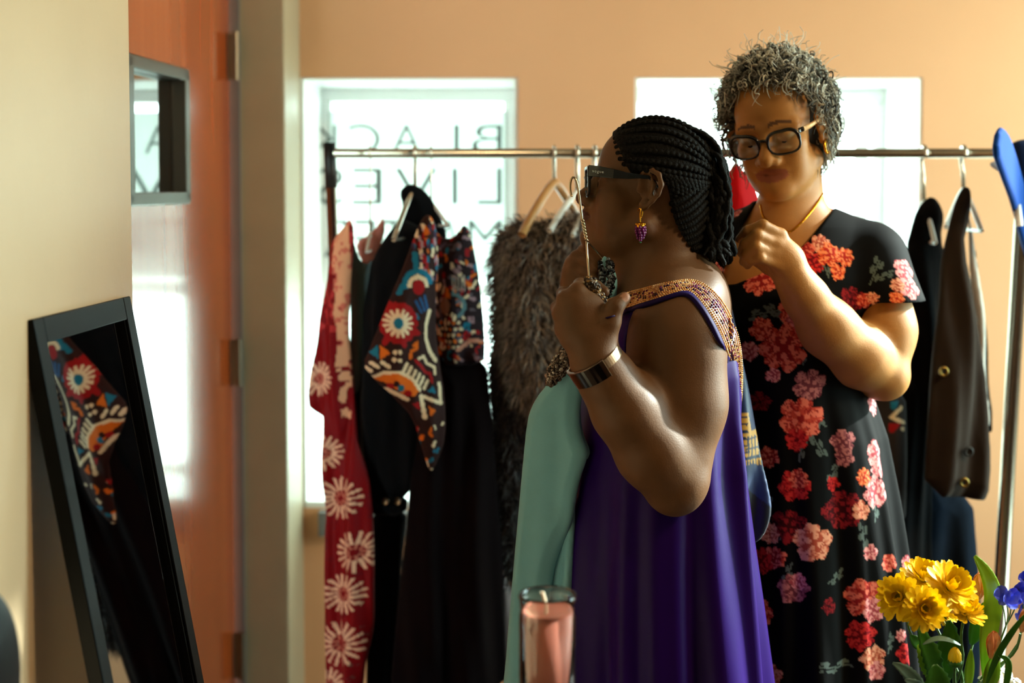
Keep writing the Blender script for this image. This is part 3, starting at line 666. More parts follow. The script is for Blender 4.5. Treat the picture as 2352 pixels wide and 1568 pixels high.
def add_head(S, H, lip=0.0, jaw=0.0, cheek=0.0, skull=1.0, eyes_open=True, ld=0.0, chin=0.0, lw=0.0, lt=0.0, nf=0.0, nu=0.0):
    w = H.w; k = H.sc; R = H.R
    E = lambda c, r, kk=.012, op='u': S.ell(w(*c), np.array(r)*k, R, kk, op)
    E((-.015,0,.035), (.092*skull,.073,.085), .02)
    E((.035,0,.038), (.046,.058,.058), .02)
    E((.033,0,-.032), (.050,.054+cheek,.062), .02)
    for s in (-1, 1):
        E((.054,s*.039,-.018), (.026,.024,.022), .015)
        E((.046,s*(.034+cheek),-.054), (.031,.026,.030), .02)
        S.rc(w(-.004,s*(.053+cheek),-.060), w(.066,s*.014,-.090-jaw*.3), .019*k, .019*k, .022)
        S.rc(w(.078,s*.012,.021), w(.060,s*.048,.019), .010*k, .011*k, .012)
    E((.072+chin,0,-.089-jaw*.3), (.021,.022,.019), .015)
    E((.030,0,-.085-jaw), (.045,.045,.030), .02)
    E((.064+lip*.7,0,-.050), (.024,.031,.030), .015)
    for s in (-1, 1): S.ell(w(.088,s*.032,.003), np.array((.017,.018,.0125))*k, R, .012, 's')
    S.rc(w(.079,0,.014), w(.0945+nf,0,-.021+nu), .0085*k, .0115*k, .010)
    S.sph(w(.0955+nf,0,-.0235+nu), .0125*k, .008)
    for s in (-1, 1):
        E((.0865+nf*.8,s*.0145,-.0275+nu), (.0115,.0090,.0092), .006)
        S.sph(w(.0915+nf,s*.0080,-.0370+nu), .0038*k, .003, 's')
        # lids
        S.ell(w(.067,s*.032,.003), np.array((.0142,.0150,.0135))*k, R, .004)
        if eyes_open: S.rc(w(.083,s*.0245,.0025), w(.0805,s*.0395,.0025), .0026*k, .0022*k, .002, 's')
        else: S.rc(w(.0832,s*.0235,-.0035), w(.0798,s*.0405,-.0030), .0012*k, .0012*k, .002, 's')
    E((.083+lip,0,-.0480-ld), (.0100-lt,.0225+lw,.0062-lt*.6), .006)
    E((.081+lip,0,-.0600-ld), (.0100-lt,.0205+lw,.0070-lt*.6), .006)
    for s in (-1, 1): S.rc(w(.0955+lip-lt,0,-.0540-ld), w(.076+lip,s*(.024+lw),-.0545-ld), .0013*k, .0010*k, .003, 's')
    for s in (-1, 1):
        ear(S, H, s)
def ear(S, H, s):
    k = H.sc; q = lambda f, l, u: H.w(f, s*l, u)
    S.ell(q(-.008,.073,.006), np.array((.018,.006,.027))*k, H.R, .006)
    hx = [(.008,.004),(.011,.018),(.005,.030),(-.008,.034),(-.020,.028),(-.026,.012),(-.023,-.004),(-.015,-.016),(-.006,-.026)]
    P = [q(f, .0735+.012*(.012-f)/.036, u) for f, u in hx]
    S.chain(P, [.0036*k]*3+[.0044*k]*3+[.0038*k]*3, .004, .003)
    S.ell(q(-.001,.0745,-.0255), np.array((.009,.0055,.0095))*k, H.R, .005)
    S.chain([q(-.006,.079,.024), q(-.014,.0815,.010), q(-.010,.080,-.008), q(-.002,.077,-.016)], [.003*k,.0036*k,.0036*k,.003*k], .004, .003)
    S.ell(q(-.001,.083,.002), np.array((.008,.0065,.010))*k, H.R, .004, 's')
    S.ell(q(.010,.075,.000), np.array((.0045,.0045,.0065))*k, H.R, .003)
def paint_skin(V, H, base, lipc, brow, lip=0.0, nails=(), ld=0.0, lw=0.0):
    c = np.tile(np.array(lin(base)), (len(V), 1)); L = H.loc(V); f, l, u = L[:, 0], L[:, 1], L[:, 2]
    a = (np.abs(l) < .0235+lw) & (f > .072+lip) & (np.abs(u+.054+ld) < (.0115*np.sqrt(np.clip(1-(l/(.0245+lw))**2, 0, 1))+.001)); c[a] = lin(lipc)
    bz = .0245+.004*np.cos((np.abs(l)-.028)/.02*1.4); b = (np.abs(l) > .012) & (np.abs(l) < .050) & (np.abs(u-bz) < .0042*(1-.5*(np.abs(l)-.012)/.038)) & (f > .05); c[b] = lin(brow)
    for p, r, col in nails:
        m = np.linalg.norm(V-np.array(p), axis=1) < r; c[m] = lin(col)
    return c
def eyes(H, parent, drop=0.0):
    M_eye = mat('eye_white', (206,196,180), .15, coat=.5); M_iris = mat('iris_brown', (32,18,10), .1, coat=.6)
    for s in (-1, 1):
        b = MB(); b.sphere(H.w(.0672,s*.032,.003), .0128*H.sc, 20, 14); e = b.build('eye', M_eye, parent, True)
        c = H.w(.0795-abs(drop)*.5,s*.0315,.0015+drop); b = MB(); b.sphere(c, 1, 14, 8, (.0016*H.sc,.0058*H.sc,.0058*H.sc), Matrix([list(r) for r in H.R]).to_3x3()); b.build('iris', M_iris, e, True)
def loft(levels, Y, n=200, ripple=None, power=2.4, vstep=6):
    """levels: (v, x_left_px, x_right_px, half_depth, Yc); returns V, quads of a closed tube (grid)"""
    lv = np.array(levels, float); vs = np.arange(lv[0, 0], lv[-1, 0]+1, vstep); th = np.linspace(0, 2*np.pi, n, endpoint=False); V = []
    for v in vs:
        xl, xr, hd, yc = [np.interp(v, lv[:, 0], lv[:, i]) for i in (1, 2, 3, 4)]
        a = at(xl, v, yc); b = at(xr, v, yc); cx = (a[0]+b[0])/2; rx = (b[0]-a[0])/2; z = a[2]
        ct, st = np.cos(th), np.sin(th); m = (np.abs(ct)**power+np.abs(st)**power)**(-1/power)
        rp = ripple(th, v) if ripple else 0
        X = cx+(rx+rp)*m*ct; Yy = yc+(hd+rp)*m*st; V.append(np.stack([X, Yy, np.full(n, z)], 1))
    k = len(vs); V = np.concatenate(V); i, j = np.meshgrid(np.arange(k-1), np.arange(n), indexing='ij'); i = i.ravel(); j = j.ravel(); j2 = (j+1) % n
    Q = np.stack([i*n+j, (i+1)*n+j, (i+1)*n+j2, i*n+j2], 1)
    return V, Q
# ---------------------------------------------------------------- woman in purple, seen from her left side
Y1 = 2.45
def U(u, v, Y=Y1): return at(u, v, Y)
W1p = thing('person', 'person in purple dress with gold beaded neckline and dark braided hair, facing left', 'person', (U(1530, 800)[0], Y1, 0))
H1 = HeadFrame(U(1480, 436), 90-5, 6.0, 0, 1.0)
# forward yaw 90 = exactly towards image left; slightly turned away from the camera
H1 = HeadFrame(U(1481, 436), 95, 6.0, 0, 1.0)
S = SDF()
S.rc(U(1530,500), U(1515,690), .060, .068, .02)
S.rc(U(1450,560), U(1462,640), .040, .040, .03)
S.ell(U(1600,690,2.46), (.055,.11,.075), None, .04)
S.ell(U(1535,870), (.105,.155,.19), None, .05)
S.ell(U(1485,745), (.062,.125,.070), None, .04)
S.rc(U(1520,680,2.42), U(1562,740,2.315), .052, .058, .04)
S.rc(U(1540,690,2.5), U(1570,740,2.60), .052, .058, .04)
S.ell(U(1530,1180), (.105,.125,.20), None, .05)
S.ell(U(1530,1420), (.11,.13,.16), None, .05)
for s in (-1, 1):
    hp = np.array([U(1530,1500)[0], Y1+s*.065, .80]); S.rc(hp, (hp[0]+.01, Y1+s*.075, .48), .075, .060, .03); S.rc((hp[0]+.01, Y1+s*.085, .48), (hp[0]+.03, Y1+s*.085, .10), .060, .042, .02)
    S.rc((hp[0]+.03, Y1+s*.085, .045), (hp[0]-.14, Y1+s*.10, .030), .042, .030, .03)
NT1 = len(S.p)
# near arm
sh = U(1562,768,2.295); el = U(1552,1085,2.272)
S.ell(sh+np.array([0,0,-.01]), (.068,.062,.075), None, .03)
S.rc(sh, U(1566,930,2.288), .066, .066, .03); S.rc(U(1566,930,2.288), el, .066, .056, .03)
S.ell(U(1600,880,2.29), (.038,.05,.085), None, .03)
S.ell(U(1520,850,2.295), (.048,.052,.10), None, .045)
FA = [U(1548,1098,2.262), U(1500,1035,2.245), U(1437,940,2.228), U(1388,860,2.216), U(1366,828,2.212)]
S.chain(FA, [.053,.0555,.0500,.0400,.0335], .010, .03)
S.sph(U(1550,1128,2.268), .034, .03)
# near hand (fist on the hanger)
YH = 2.212
S.rc(U(1366,828,YH), U(1350,775,YH), .0325, .033, .02)
S.ell(U(1340,735,YH+.004), (.040,.022,.047), None, .025)
S.rc(U(1318,700,YH+.004), U(1316,760,YH+.006), .021, .020, .02)
S.rc(U(1375,800,YH-.002), U(1400,738,YH-.010), .023, .0165, .018)
S.chain([U(1400,738,YH-.010), U(1413,704,YH-.012), U(1434,684,YH-.006)], [.0160,.0132,.0100], .010, .006)
TH1 = U(1434,684,YH-.006)
for (u, v, r, ex) in ((1326,668,.0118,14), (1299,688,.0122,4), (1288,720,.0118,0), (1294,755,.0108,2)):
    m = U(u, v, YH+.006); p = U(u-8+ex, v-14, YH+.042); t = U(u+30+ex, v-10, YH+.058); t2 = U(u+48+ex, v+2, YH+.038)
    S.rc(U(1340,735,YH+.010), m, .016, r*1.08, .008)
    S.chain([m, p, t, t2], [r, r*.92, r*.82, r*.74], .008, .004)
# far arm and hand
S.ell(U(1560,770,2.615), (.064,.06,.07), None, .03)
S.rc(U(1558,775,2.62), U(1500,1040,2.66), .060, .050, .03)
S.chain([U(1500,1040,2.66), U(1420,880,2.60), U(1328,705,2.52), U(1322,680,2.515)], [.052,.044,.031,.029], .02, .02)
YF = 2.505
S.ell(U(1334,640,YF), (.026,.024,.040), None, .02)
S.rc(U(1322,680,2.515), U(1326,640,YF), .028, .026, .015)
for pts, r in (([(1324,596),(1340,574),(1352,566),(1372,590)], .0100), ([(1313,606),(1322,590),(1345,596),(1368,612)], .0108), ([(1308,628),(1316,618),(1342,622),(1364,634)], .0104), ([(1310,650),(1322,646),(1344,648),(1362,654)], .0094)):
    P = [U(a, b, YF-.004-i*.012) for i, (a, b) in enumerate(pts)]
    S.rc(U(1334,640,YF), P[0], .017, r, .014); S.chain(P, [r, r*.96, r*.88, r*.8], .007, .004)
S.chain([U(1350,665,YF-.01), U(1385,630,YF-.012), U(1408,608,YF-.01), U(1424,600,YF-.004)], [.016,.0135,.0115,.009], .012, .006)
add_head(S, H1, lip=.011, jaw=.006, cheek=.003, chin=.010, nf=.008, nu=-.002)
BODY1 = S
V, Q = S.mesh((U(1240,600)[0]-.04, 2.12, 0), (U(1800,600)[0], 2.76, 1.66), .003)
SK1 = (100,68,42)
C = paint_skin(V, H1, SK1, (78,40,34), (26,18,14), .011, nails=[(TH1+np.array([.002,-.010,.004]), .0085, (168,120,96))])
M_skin1 = skin_mat('dark_brown_skin', SK1, .5)
body1 = obj('body', meshpy('body', V, Q, True, C), M_skin1, W1p); eyes(H1, body1)
# purple dress
def rip1(th, v):
    g = np.clip((v-900)/900, .02, 1); t0 = np.clip((v-760)/300, 0, 1)
    r = g*(.018*np.sin(7*th+.8+.0004*v)+.012*np.sin(12*th+2.1-.0005*v)+.006*np.sin(21*th+.0006*v))
    d = (th-5.62); r = r+t0*.016*np.exp(-(d/.10)**2)-t0*.010*np.exp(-((d+.22)/.12)**2)-t0*.012*np.exp(-((d-.2)/.1)**2)
    return r
lv = [(672,1420,1640,.060,2.455),(700,1398,1668,.100,2.455),(760,1386,1690,.128,2.452),(850,1345,1700,.148,2.45),(950,1328,1698,.160,2.45),(1100,1316,1706,.168,2.45),(1250,1306,1718,.176,2.45),(1400,1300,1732,.182,2.45),(1568,1296,1746,.19,2.45),(1900,1285,1775,.20,2.45),(2330,1262,1815,.215,2.45)]
V, Q = loft(lv, Y1, 260, rip1)
M_purple = mat('purple_satin_jersey', (35,5,84), .42, var=.06, scale=12, bump=.03, bscale=300, sheen=.02, spec=.12)
dress1 = obj('dress', meshpy('dress', V, Q, True), M_purple, W1p)
# beaded neckline
M_navy = mat('dark_purple_binding', (24,6,66), .6, spec=.15)
def snap(sdf, u, v, Yd, iso=.0):
    r = ray(u, v); h = sdf.march(CAM, r, 1.9, 3.2, iso); return at(u, v, Yd) if h is None else h
up_ = [(1392,690),(1440,672),(1510,655),(1560,645),(1592,641),(1625,656),(1660,690),(1686,740),(1701,800),(1705,860),(1700,930),(1694,955)]
dn_ = [(1392,722),(1430,712),(1500,692),(1550,675),(1580,668),(1600,686),(1624,718),(1650,766),(1670,818),(1682,872),(1689,930),(1690,955)]
dY = [2.36,2.345,2.325,2.318,2.32,2.328,2.335,2.34,2.352,2.375,2.40,2.42]
K = 70; ul = spline(up_, K); dl_ = spline(dn_, K); yy = np.interp(np.linspace(0,1,K), np.linspace(0,1,len(dY)), dY)
A = []; B = []; Nn = []
for i in range(K):
    pa, pb = at(ul[i,0], ul[i,1], yy[i]+.010), at(dl_[i,0], dl_[i,1], yy[i]-.004)
    ha = BODY1.march(CAM, ray(*ul[i]), 1.9, 3.0); hb = BODY1.march(CAM, ray(*dl_[i]), 1.9, 3.0)
    if ha is not None and abs(ha[1]-pa[1]) < .14 and i < 50: pa = ha+(CAM-ha)/np.linalg.norm(CAM-ha)*.005
    if hb is not None and abs(hb[1]-pb[1]) < .14 and i < 50: pb = hb+(CAM-hb)/np.linalg.norm(CAM-hb)*.006
    A.append(pa); B.append(pb)
A = np.array(A); B = np.array(B)
for _ in range(2): A[1:-1, 1] = (A[:-2, 1]+A[1:-1, 1]*2+A[2:, 1])/4; B[1:-1, 1] = (B[:-2, 1]+B[1:-1, 1]*2+B[2:, 1])/4
tg = np.gradient((A+B)/2, axis=0); nr = np.cross(tg, B-A); nr /= np.linalg.norm(nr, axis=1, keepdims=True); nr *= np.where(nr[:, 1] > 0, -1, 1)[:, None]
rows = 9; GR = np.zeros((K, rows, 3))
for i in range(K):
    for j in range(rows):
        f_ = (j+.5)/rows; p = A[i]*(1-f_)+B[i]*f_
        if i < 54:
            q_ = ul[i]*(1-f_)+dl_[i]*f_; h_ = BODY1.march(CAM, ray(*q_), 2.1, 2.5)
            if h_ is not None and abs(h_[1]-p[1]) < .1: p = h_+(CAM-h_)/np.linalg.norm(CAM-h_)*.004
        GR[i, j] = p
for _ in range(3): GR[1:-1] = (GR[:-2]+2*GR[1:-1]+GR[2:])/4
gi = np.gradient(GR, axis=0); gj = np.gradient(GR, axis=1); GN = np.cross(gi, gj); GN /= np.linalg.norm(GN, axis=2, keepdims=True)+1e-12; GN *= np.where((GN*(CAM-GR)).sum(2, keepdims=True) > 0, 1, -1)
Fg = [(i*rows+j, i*rows+j+1, (i+1)*rows+j+1, (i+1)*rows+j) for i in range(K-1) for j in range(rows-1)]
bb = obj('neckline_band', meshpy('neckline_band', GR.reshape(-1, 3), Fg, True), mat('purple_band', (70,34,60), .5), dress1); md = bb.modifiers.new('t', 'SOLIDIFY'); md.thickness = .004; md.offset = 0
r = random.Random(3); b = MB(); GOLDS = [(222,160,92),(232,180,116),(206,140,78),(240,196,140)]
for j in range(rows):
    Lj = np.r_[0, np.cumsum(np.linalg.norm(np.diff(GR[:, j], axis=0), axis=1))]; s_ = .001
    while s_ < Lj[-1]:
        i = np.interp(s_, Lj, np.arange(K)); i0 = int(min(i, K-2)); t = i-i0; p = GR[i0, j]*(1-t)+GR[i0+1, j]*t+GN[i0, j]*.0022; e = j in (0, 1, rows-1, rows-2)
        if e or r.random() < .74: b.col = lin(r.choice(GOLDS)); rr = .0019 if e else .0017
        else: b.col = lin(r.choice([(120,40,90),(60,24,60),(150,70,80),(90,60,40)])); rr = .0022
        b.sphere(p, rr, 6, 4); s_ += rr*2.05
M_bead = mat('gold_seed_beads', (255,255,255), .28, metal=.65, col=True)
o = b.build('beads', M_bead, dress1, True); o['kind'] = 'stuff'
bn = MB(); Bn = B+(B-A)/np.linalg.norm(B-A, axis=1, keepdims=True)*.008
for i in range(46):
    q_ = dl_[i]+(dl_[i]-ul[i])/np.linalg.norm(dl_[i]-ul[i])*9; h_ = BODY1.march(CAM, ray(*q_), 1.9, 3.0)
    if h_ is not None: Bn[i] = h_+(CAM-h_)/np.linalg.norm(CAM-h_)*.004
for _ in range(3): Bn[1:-1] = (Bn[:-2]+2*Bn[1:-1]+Bn[2:])/4
bn.ribbon(B-nr*.001, Bn-nr*.001, .004, nr); bn.build('binding', M_navy, dress1, True)
# front of the bodice between strap, hand and upper arm
TOR = SDF(); TOR.p = BODY1.p[:NT1]
pb_ = np.array([(1388,716),(1420,712),(1452,704),(1486,694),(1500,692),(1480,712),(1462,738),(1452,775),(1449,815),(1453,855),(1464,900),(1400,915),(1335,915),(1352,800)], float)
gu, gv = np.meshgrid(np.arange(1335, 1506, 6), np.arange(690, 921, 6)); ins = poly_sd(gu.astype(float), gv.astype(float), pb_) < 2; ix = -np.ones(gu.shape, int); Vb = []; lastY = 2.36
Yg = np.full(gu.shape, np.nan)
for i in range(gu.shape[0]):
    for j in range(gu.shape[1]):
        if ins[i, j]:
            h = TOR.march(CAM, ray(gu[i, j], gv[i, j]), 2.1, 2.6); Yg[i, j] = h[1] if h is not None else np.nan
md0 = np.nanmax(Yg); Yg = np.where(np.isnan(Yg), md0, Yg)
for _ in range(6): Yg[1:-1, 1:-1] = (Yg[1:-1, 1:-1]*2+Yg[:-2, 1:-1]+Yg[2:, 1:-1]+Yg[1:-1, :-2]+Yg[1:-1, 2:])/6
for i in range(gu.shape[0]):
    for j in range(gu.shape[1]):
        if ins[i, j]: ix[i, j] = len(Vb); Vb.append(at(gu[i, j], gv[i, j], min(Yg[i, j], 2.40)-.016))
Fb = [(ix[i, j], ix[i+1, j], ix[i+1, j+1], ix[i, j+1]) for i in range(gu.shape[0]-1) for j in range(gu.shape[1]-1) if min(ix[i, j], ix[i+1, j], ix[i+1, j+1], ix[i, j+1]) >= 0]
bo = obj('bodice', meshpy('bodice', Vb, [tuple(int(q) for q in f) for f in Fb], True), M_purple, dress1); md = bo.modifiers.new('t', 'SOLIDIFY'); md.thickness = .012; md.offset = -1
# hair: scalp cap, cornrow braids and a ponytail of locs
M_hair1 = mat('black_braided_hair', (8,7,7), .75, var=.3, scale=60, bump=.6, bscale=260, spec=.2)
hl = [(1402,298),(1410,318),(1424,345),(1440,384),(1452,402),(1466,404),(1474,392),(1500,388),(1522,402),(1534,440),(1546,500),(1568,548),(1598,582)]
hp = [H1.loc(U(a, b, Y1))[[0, 2]] for a, b in hl]; poly = hp+[(-.16,-.10),(-.20,.1),(-.1,.2),(.05,.2),(.095,.115)]
Sh = SDF(); R1 = H1.R
Sh.ell(H1.w(-.015,0,.035), (.0965,.0775,.0905), R1, .01); Sh.ell(H1.w(.035,0,.038), (.049,.061,.062), R1, .02)
Sh.rc(U(1545,500), U(1562,570), .066, .052, .03)
pp = np.array(poly)
def hairmask(P):
    L_ = H1.loc(P); return poly_sd(L_[:, 0]+.25*np.clip(np.abs(L_[:,1])-.05,-.05,.03)*0, L_[:, 2], pp)
Sh.fn(hairmask, H1.O-.4, H1.O+.4, .004, 'i')
V, Q = Sh.mesh(H1.O-np.array([.13,.11,.17]), H1.O+np.array([.17,.11,.16]), .003)
hair1 = obj('hair', meshpy('hair', V, Q, True), M_hair1, W1p)
cE = np.array([-.015,0,.035]); rE = np.array([.0965,.0775,.0905])
starts0 = [(.085,.012,.105),(.083,.028,.098),(.077,.044,.086),(.070,.056,.070),(.060,.064,.052),(.045,.070,.036),(.012,.074,.038),(-.012,.074,.034),(-.045,.072,.008),(-.055,.066,-.020),(-.066,.056,-.045),(-.072,.045,-.062),(-.078,.028,-.072)]
starts = [tuple(v) for v in spline(np.array(starts0), 22)]; G = np.array([-.100,0,.030])
br = MB()
for s in (-1, 1):
    for kx, st in enumerate(starts):
        a = (np.array([st[0], s*st[1], st[2]])-cE)/rE; a /= np.linalg.norm(a)
        g = G+np.array([0, s*(.008+.010*(kx % 4)), .042-.0060*kx]); e = (g-cE)/rE; e /= np.linalg.norm(e)
        om = math.acos(np.clip(a@e, -1, 1)); n = 90; P = []; Rr = []; ln = om*.085
        for i in range(n):
            t = i/(n-1); d = (math.sin((1-t)*om)*a+math.sin(t*om)*e)/math.sin(om); nn = d/rE; nn /= np.linalg.norm(nn)
            p = cE+d*rE; bump = math.sin(t*ln/.0085*2*math.pi); p = p+nn*(.0010+.0005*bump)
            P.append(H1.w(*p)); Rr.append((.0046+.0006*bump)*(.75+.25*min(1, t*6)))
        br.tube(P, Rr, 8)
for i, (a_, b_) in enumerate((((1541,468),(1622,404)), ((1545,484),(1626,420)), ((1549,498),(1630,436)), ((1554,511),(1632,452)), ((1560,524),(1634,468)), ((1566,536),(1634,484)), ((1573,548),(1634,500)), ((1581,560),(1632,516)), ((1590,572),(1630,534)))):
    P = []
    for t in np.linspace(0, 1, 40):
        u, v = a_[0]+(b_[0]-a_[0])*t, a_[1]+(b_[1]-a_[1])*t+10*math.sin(t*math.pi); h = Sh.march(CAM, ray(u, v), 2.2, 2.7)
        if h is not None: P.append(h)
    if len(P) > 8: br.tube(P, [.0046+.0006*math.sin(q*2.1) for q in range(len(P))], 8)
br.build('cornrow', M_hair1, hair1, True)
r = random.Random(21); lc = MB()
for k in range(84):
    d0 = r.uniform(-.05,.05); a = r.random()
    if k < 14:   # pieces arching over the crown before falling
        pts = [(1588+r.uniform(-25,30), 300+r.uniform(-14,50)), (1622+r.uniform(-8,14), 312+r.uniform(-10,30)), (1650+r.uniform(-4,12), 360), (1668+r.uniform(-8,10), 450), (1664+r.uniform(-20,18), 530), (1655+r.uniform(-40,34), 592+r.uniform(-20,22))]
    else:
        pts = [(1612+r.uniform(-6,22), 330+r.uniform(-10,70)), (1632+r.uniform(-14,22), 380+r.uniform(-20,40)), (1654+r.uniform(-26,22), 450), (1652+r.uniform(-40,28), 525), (1642+r.uniform(-42,40), 588+r.uniform(-26,24))]
    P = spline([np.r_[at(u, v, Y1+d0*(.5+.5*i/4)-.005)] for i, (u, v) in enumerate(pts)], 60)
    ph = r.uniform(0, 6); rad = r.uniform(.0042,.0062); P2 = []; Rr = []
    for i in range(60):
        ph2 = ph+i*.9; P2.append(P[i]+np.array([math.cos(ph2), math.sin(ph2), 0])*.0013+np.array([math.sin(i*.35+ph), math.cos(i*.3+ph), 0])*.0022); Rr.append(rad*(1+.16*math.sin(i*1.9+ph))*(1 if i < 55 else (61-i)/7+.15))
    lc.tube(P2, Rr, 6)
lc.build('loc', M_hair1, hair1, True)
# glasses
M_frame1 = mat('dark_teal_acetate', (12,22,30), .18, coat=.5); M_lens = thin_glass('spectacle_lens', (.92,.96,.97), 1.6)
gl = thing('eyeglasses', 'dark teal cat eye glasses worn by the woman in purple', 'glasses', H1.w(.1,0,0))
for s in (-1, 1):
    ring = []
    for a in np.linspace(0, 2*math.pi, 33)[:-1]:
        cx_, sx_ = math.cos(a), math.sin(a); m = (abs(cx_)**3.2+abs(sx_)**3.2)**(-1/3.2)
        l_ = .034+.0295*m*cx_; u_ = .003+.0235*m*sx_+(.006 if (cx_ > .3 and sx_ > 0) else 0)*cx_; ring.append(H1.w(.1010+.10*u_-.16*max(l_-.02,0), s*l_, u_))
    b = MB(); b.tube(ring, .0030, 8, closed=True); b.build('lens_rim', M_frame1, gl, True)
    b = MB(); c = sum(ring)/len(ring); n = len(ring); b.add([c]+ring, [(0, 1+i, 1+(i+1) % n) for i in range(n)]); lo_ = b.build('lens', M_lens, gl, True)
    md = lo_.modifiers.new('t', 'SOLIDIFY'); md.thickness = .0018
    b = MB(); tp = [(.098,.0660,.0225,.0095),(.080,.0735,.0225,.0092),(.055,.0775,.0215,.0078),(.030,.0790,.0205,.0052),(.010,.0800,.0215,.0036),(-.004,.0805,.0215,.0032),(-.016,.0800,.014,.0030),(-.024,.078,.002,.0028)]
    V_ = []
    for f, l_, u_, h in tp:
        for dl2, du in ((-.0016,-h),(.0016,-h),(.0016,h),(-.0016,h)): V_.append(H1.w(f, s*(l_+dl2), u_+du))
    Fc = []
    for i in range(len(tp)-1):
        for k2 in range(4): Fc.append((i*4+k2, i*4+(k2+1) % 4, (i+1)*4+(k2+1) % 4, (i+1)*4+k2))
    Fc += [(0,1,2,3), tuple(len(tp)*4-4+q for q in range(4))]
    b.add(V_, Fc); tmp = b.build('temple', M_frame1, gl, False, .0008)
    if s > 0: temple_near = tmp
b = MB(); b.tube([H1.w(.1015,.006,.008), H1.w(.104,0,.010), H1.w(.1015,-.006,.008)], .0028, 8); b.build('bridge', M_frame1, gl, True)
o_ = H1.w(.0905,.0722,.0205); fx = -H1.R[:, 0]; fx = (H1.w(.072,.0768,.0205)-o_); fx /= np.linalg.norm(fx); uz = H1.R[:, 2]; nz_ = np.cross(fx, uz)
TM = Matrix(((fx[0], uz[0], nz_[0], o_[0]+nz_[0]*.0009), (fx[1], uz[1], nz_[1], o_[1]+nz_[1]*.0009), (fx[2], uz[2], nz_[2], o_[2]+nz_[2]*.0009), (0,0,0,1)))
text_mesh('temple_lettering', 'vogue', .0068, TM, mat('silver_print', (190,196,200), .3, metal=.6), temple_near, .0006, 1.25)
# earring
M_gold = mat('polished_gold', (226,160,44), .22, metal=1); M_grape = mat('grape_bead', (112,20,104), .25, coat=.5)
eo = U(1471,484,2.366); er = thing('grape_earring', 'gold hook earring with purple grape cluster hanging from the near ear', 'earring', U(1471,556,2.366))
E_ = lambda u, v, Y=2.366: at(u, v, Y)
b = MB(); b.tube(spline([E_(1466,484,2.374),E_(1469,477,2.366),E_(1472,480),E_(1470,495),E_(1471,512)], 20), .0011, 8); b.tube(spline([E_(1476,484),E_(1475,494),E_(1472,500)], 8), .0010, 6); b.build('hook', M_gold, er, True)
b = MB(); b.lathe([(.001,.004),(.006,.001),(.0085,-.004),(.0075,-.006)], tuple(E_(1471,515)), 14)
for k in range(6): a = k*math.pi/3; c = E_(1471,516); b.sphere((c[0]+.0065*math.cos(a), c[1]+.0065*math.sin(a), c[2]+.001), .0022, 8, 5)
b.build('cap', M_gold, er, True)
for j, (n, rr, vv) in enumerate(((7,.0070,522),(8,.0078,528),(7,.0074,534),(6,.0060,540),(4,.0040,546),(1,0,551))):
    for k in range(n):
        a = 2*math.pi*(k+.5*(j % 2))/n; c = E_(1471, vv); b = MB(); b.sphere((c[0]+rr*math.cos(a), c[1]+rr*math.sin(a), c[2]), .0030, 8, 6); b.build('grape', M_grape, er, True)
b = MB(); b.sphere(E_(1471,556), .0018, 8, 6); b.build('green_tip', mat('green_bead', (40,110,60), .3), er, True)
# smart watch on the near wrist
ax = FA[2]-FA[4]; ax /= np.linalg.norm(ax); wc_ = FA[4]+ax*.006; e1 = np.array([0,-1,0])-ax*(-ax[1]); e1 /= np.linalg.norm(e1); e2 = np.cross(ax, e1); e2 *= 1 if e2[0] < 0 else -1
wt = thing('smart_watch', 'silver band smart watch with black screen on the raised near wrist', 'watch', wc_)
def arcband(t0, t1, r0, r1, w, n):
    V_ = []; Fc = []
    for i in range(n+1):
        t = math.radians(t0+(t1-t0)*i/n); d = e1*math.cos(t)+e2*math.sin(t)
        for rr, ww in ((r0,-w),(r1,-w),(r1,w),(r0,w)): V_.append(wc_+d*rr+ax*ww)
    for i in range(n):
        for k2 in range(4): Fc.append((i*4+k2, i*4+(k2+1) % 4, (i+1)*4+(k2+1) % 4, (i+1)*4+k2))
    Fc += [(0,1,2,3), tuple(n*4+q for q in range(4))]; return V_, Fc
M_band = mat('brushed_silver', (196,170,140), .30, metal=1); M_scr = mat('watch_glass', (4,5,8), .06, coat=1); M_case = mat('watch_case', (120,104,94), .28, metal=1)
b = MB(); b.add(*arcband(-170, -12, .0425, .0450, .0125, 26)); b.build('band', M_band, wt, False, .0006)
b = MB(); b.add(*arcband(96, 190, .0425, .0450, .0125, 16)); b.build('band', M_band, wt, False, .0006)
b = MB(); b.add(*arcband(-14, 98, .0420, .0472, .0150, 16)); cs = b.build('case', M_case, wt, False, .001)
b = MB(); b.add(*arcband(-4, 84, .0466, .0479, .0138, 16)); b.build('screen', M_scr, cs)
# held hanger and mint dress
M_wire2 = mat('held_hanger_wire', (206,190,160), .2, metal=1)
hg = thing('held_hanger', 'thin wire hanger with curved hook held up before the face', 'hanger', at(1352,640,2.33))
hk = [(1313,452),(1309,432),(1311,412),(1317,405),(1324,413),(1330,445),(1334,480),(1337,505)]
b = MB(); b.tube(spline([at(u, v, 2.33) for u, v in hk], 40), .0019, 8)
for ph in (0, math.pi):
    P = [at(1337+(t*10), 500+t*52, 2.33)+np.array([math.cos(t*22+ph), math.sin(t*22+ph), 0])*.0018 for t in np.linspace(0, 1, 40)]; b.tube(P, .0014, 6)
b.build('hook', M_wire2, hg, True)
b = MB(); b.tube(spline([at(1347,552,2.33), at(1349,590,2.325), at(1354,645,2.30), at(1352,690,2.27)], 16), .0018, 8); b.tube(spline([at(1347,552,2.33), at(1362,568,2.36), at(1384,592,2.42), at(1400,620,2.50)], 14), .0018, 8); b.build('shoulder_wire', M_wire2, hg, True)
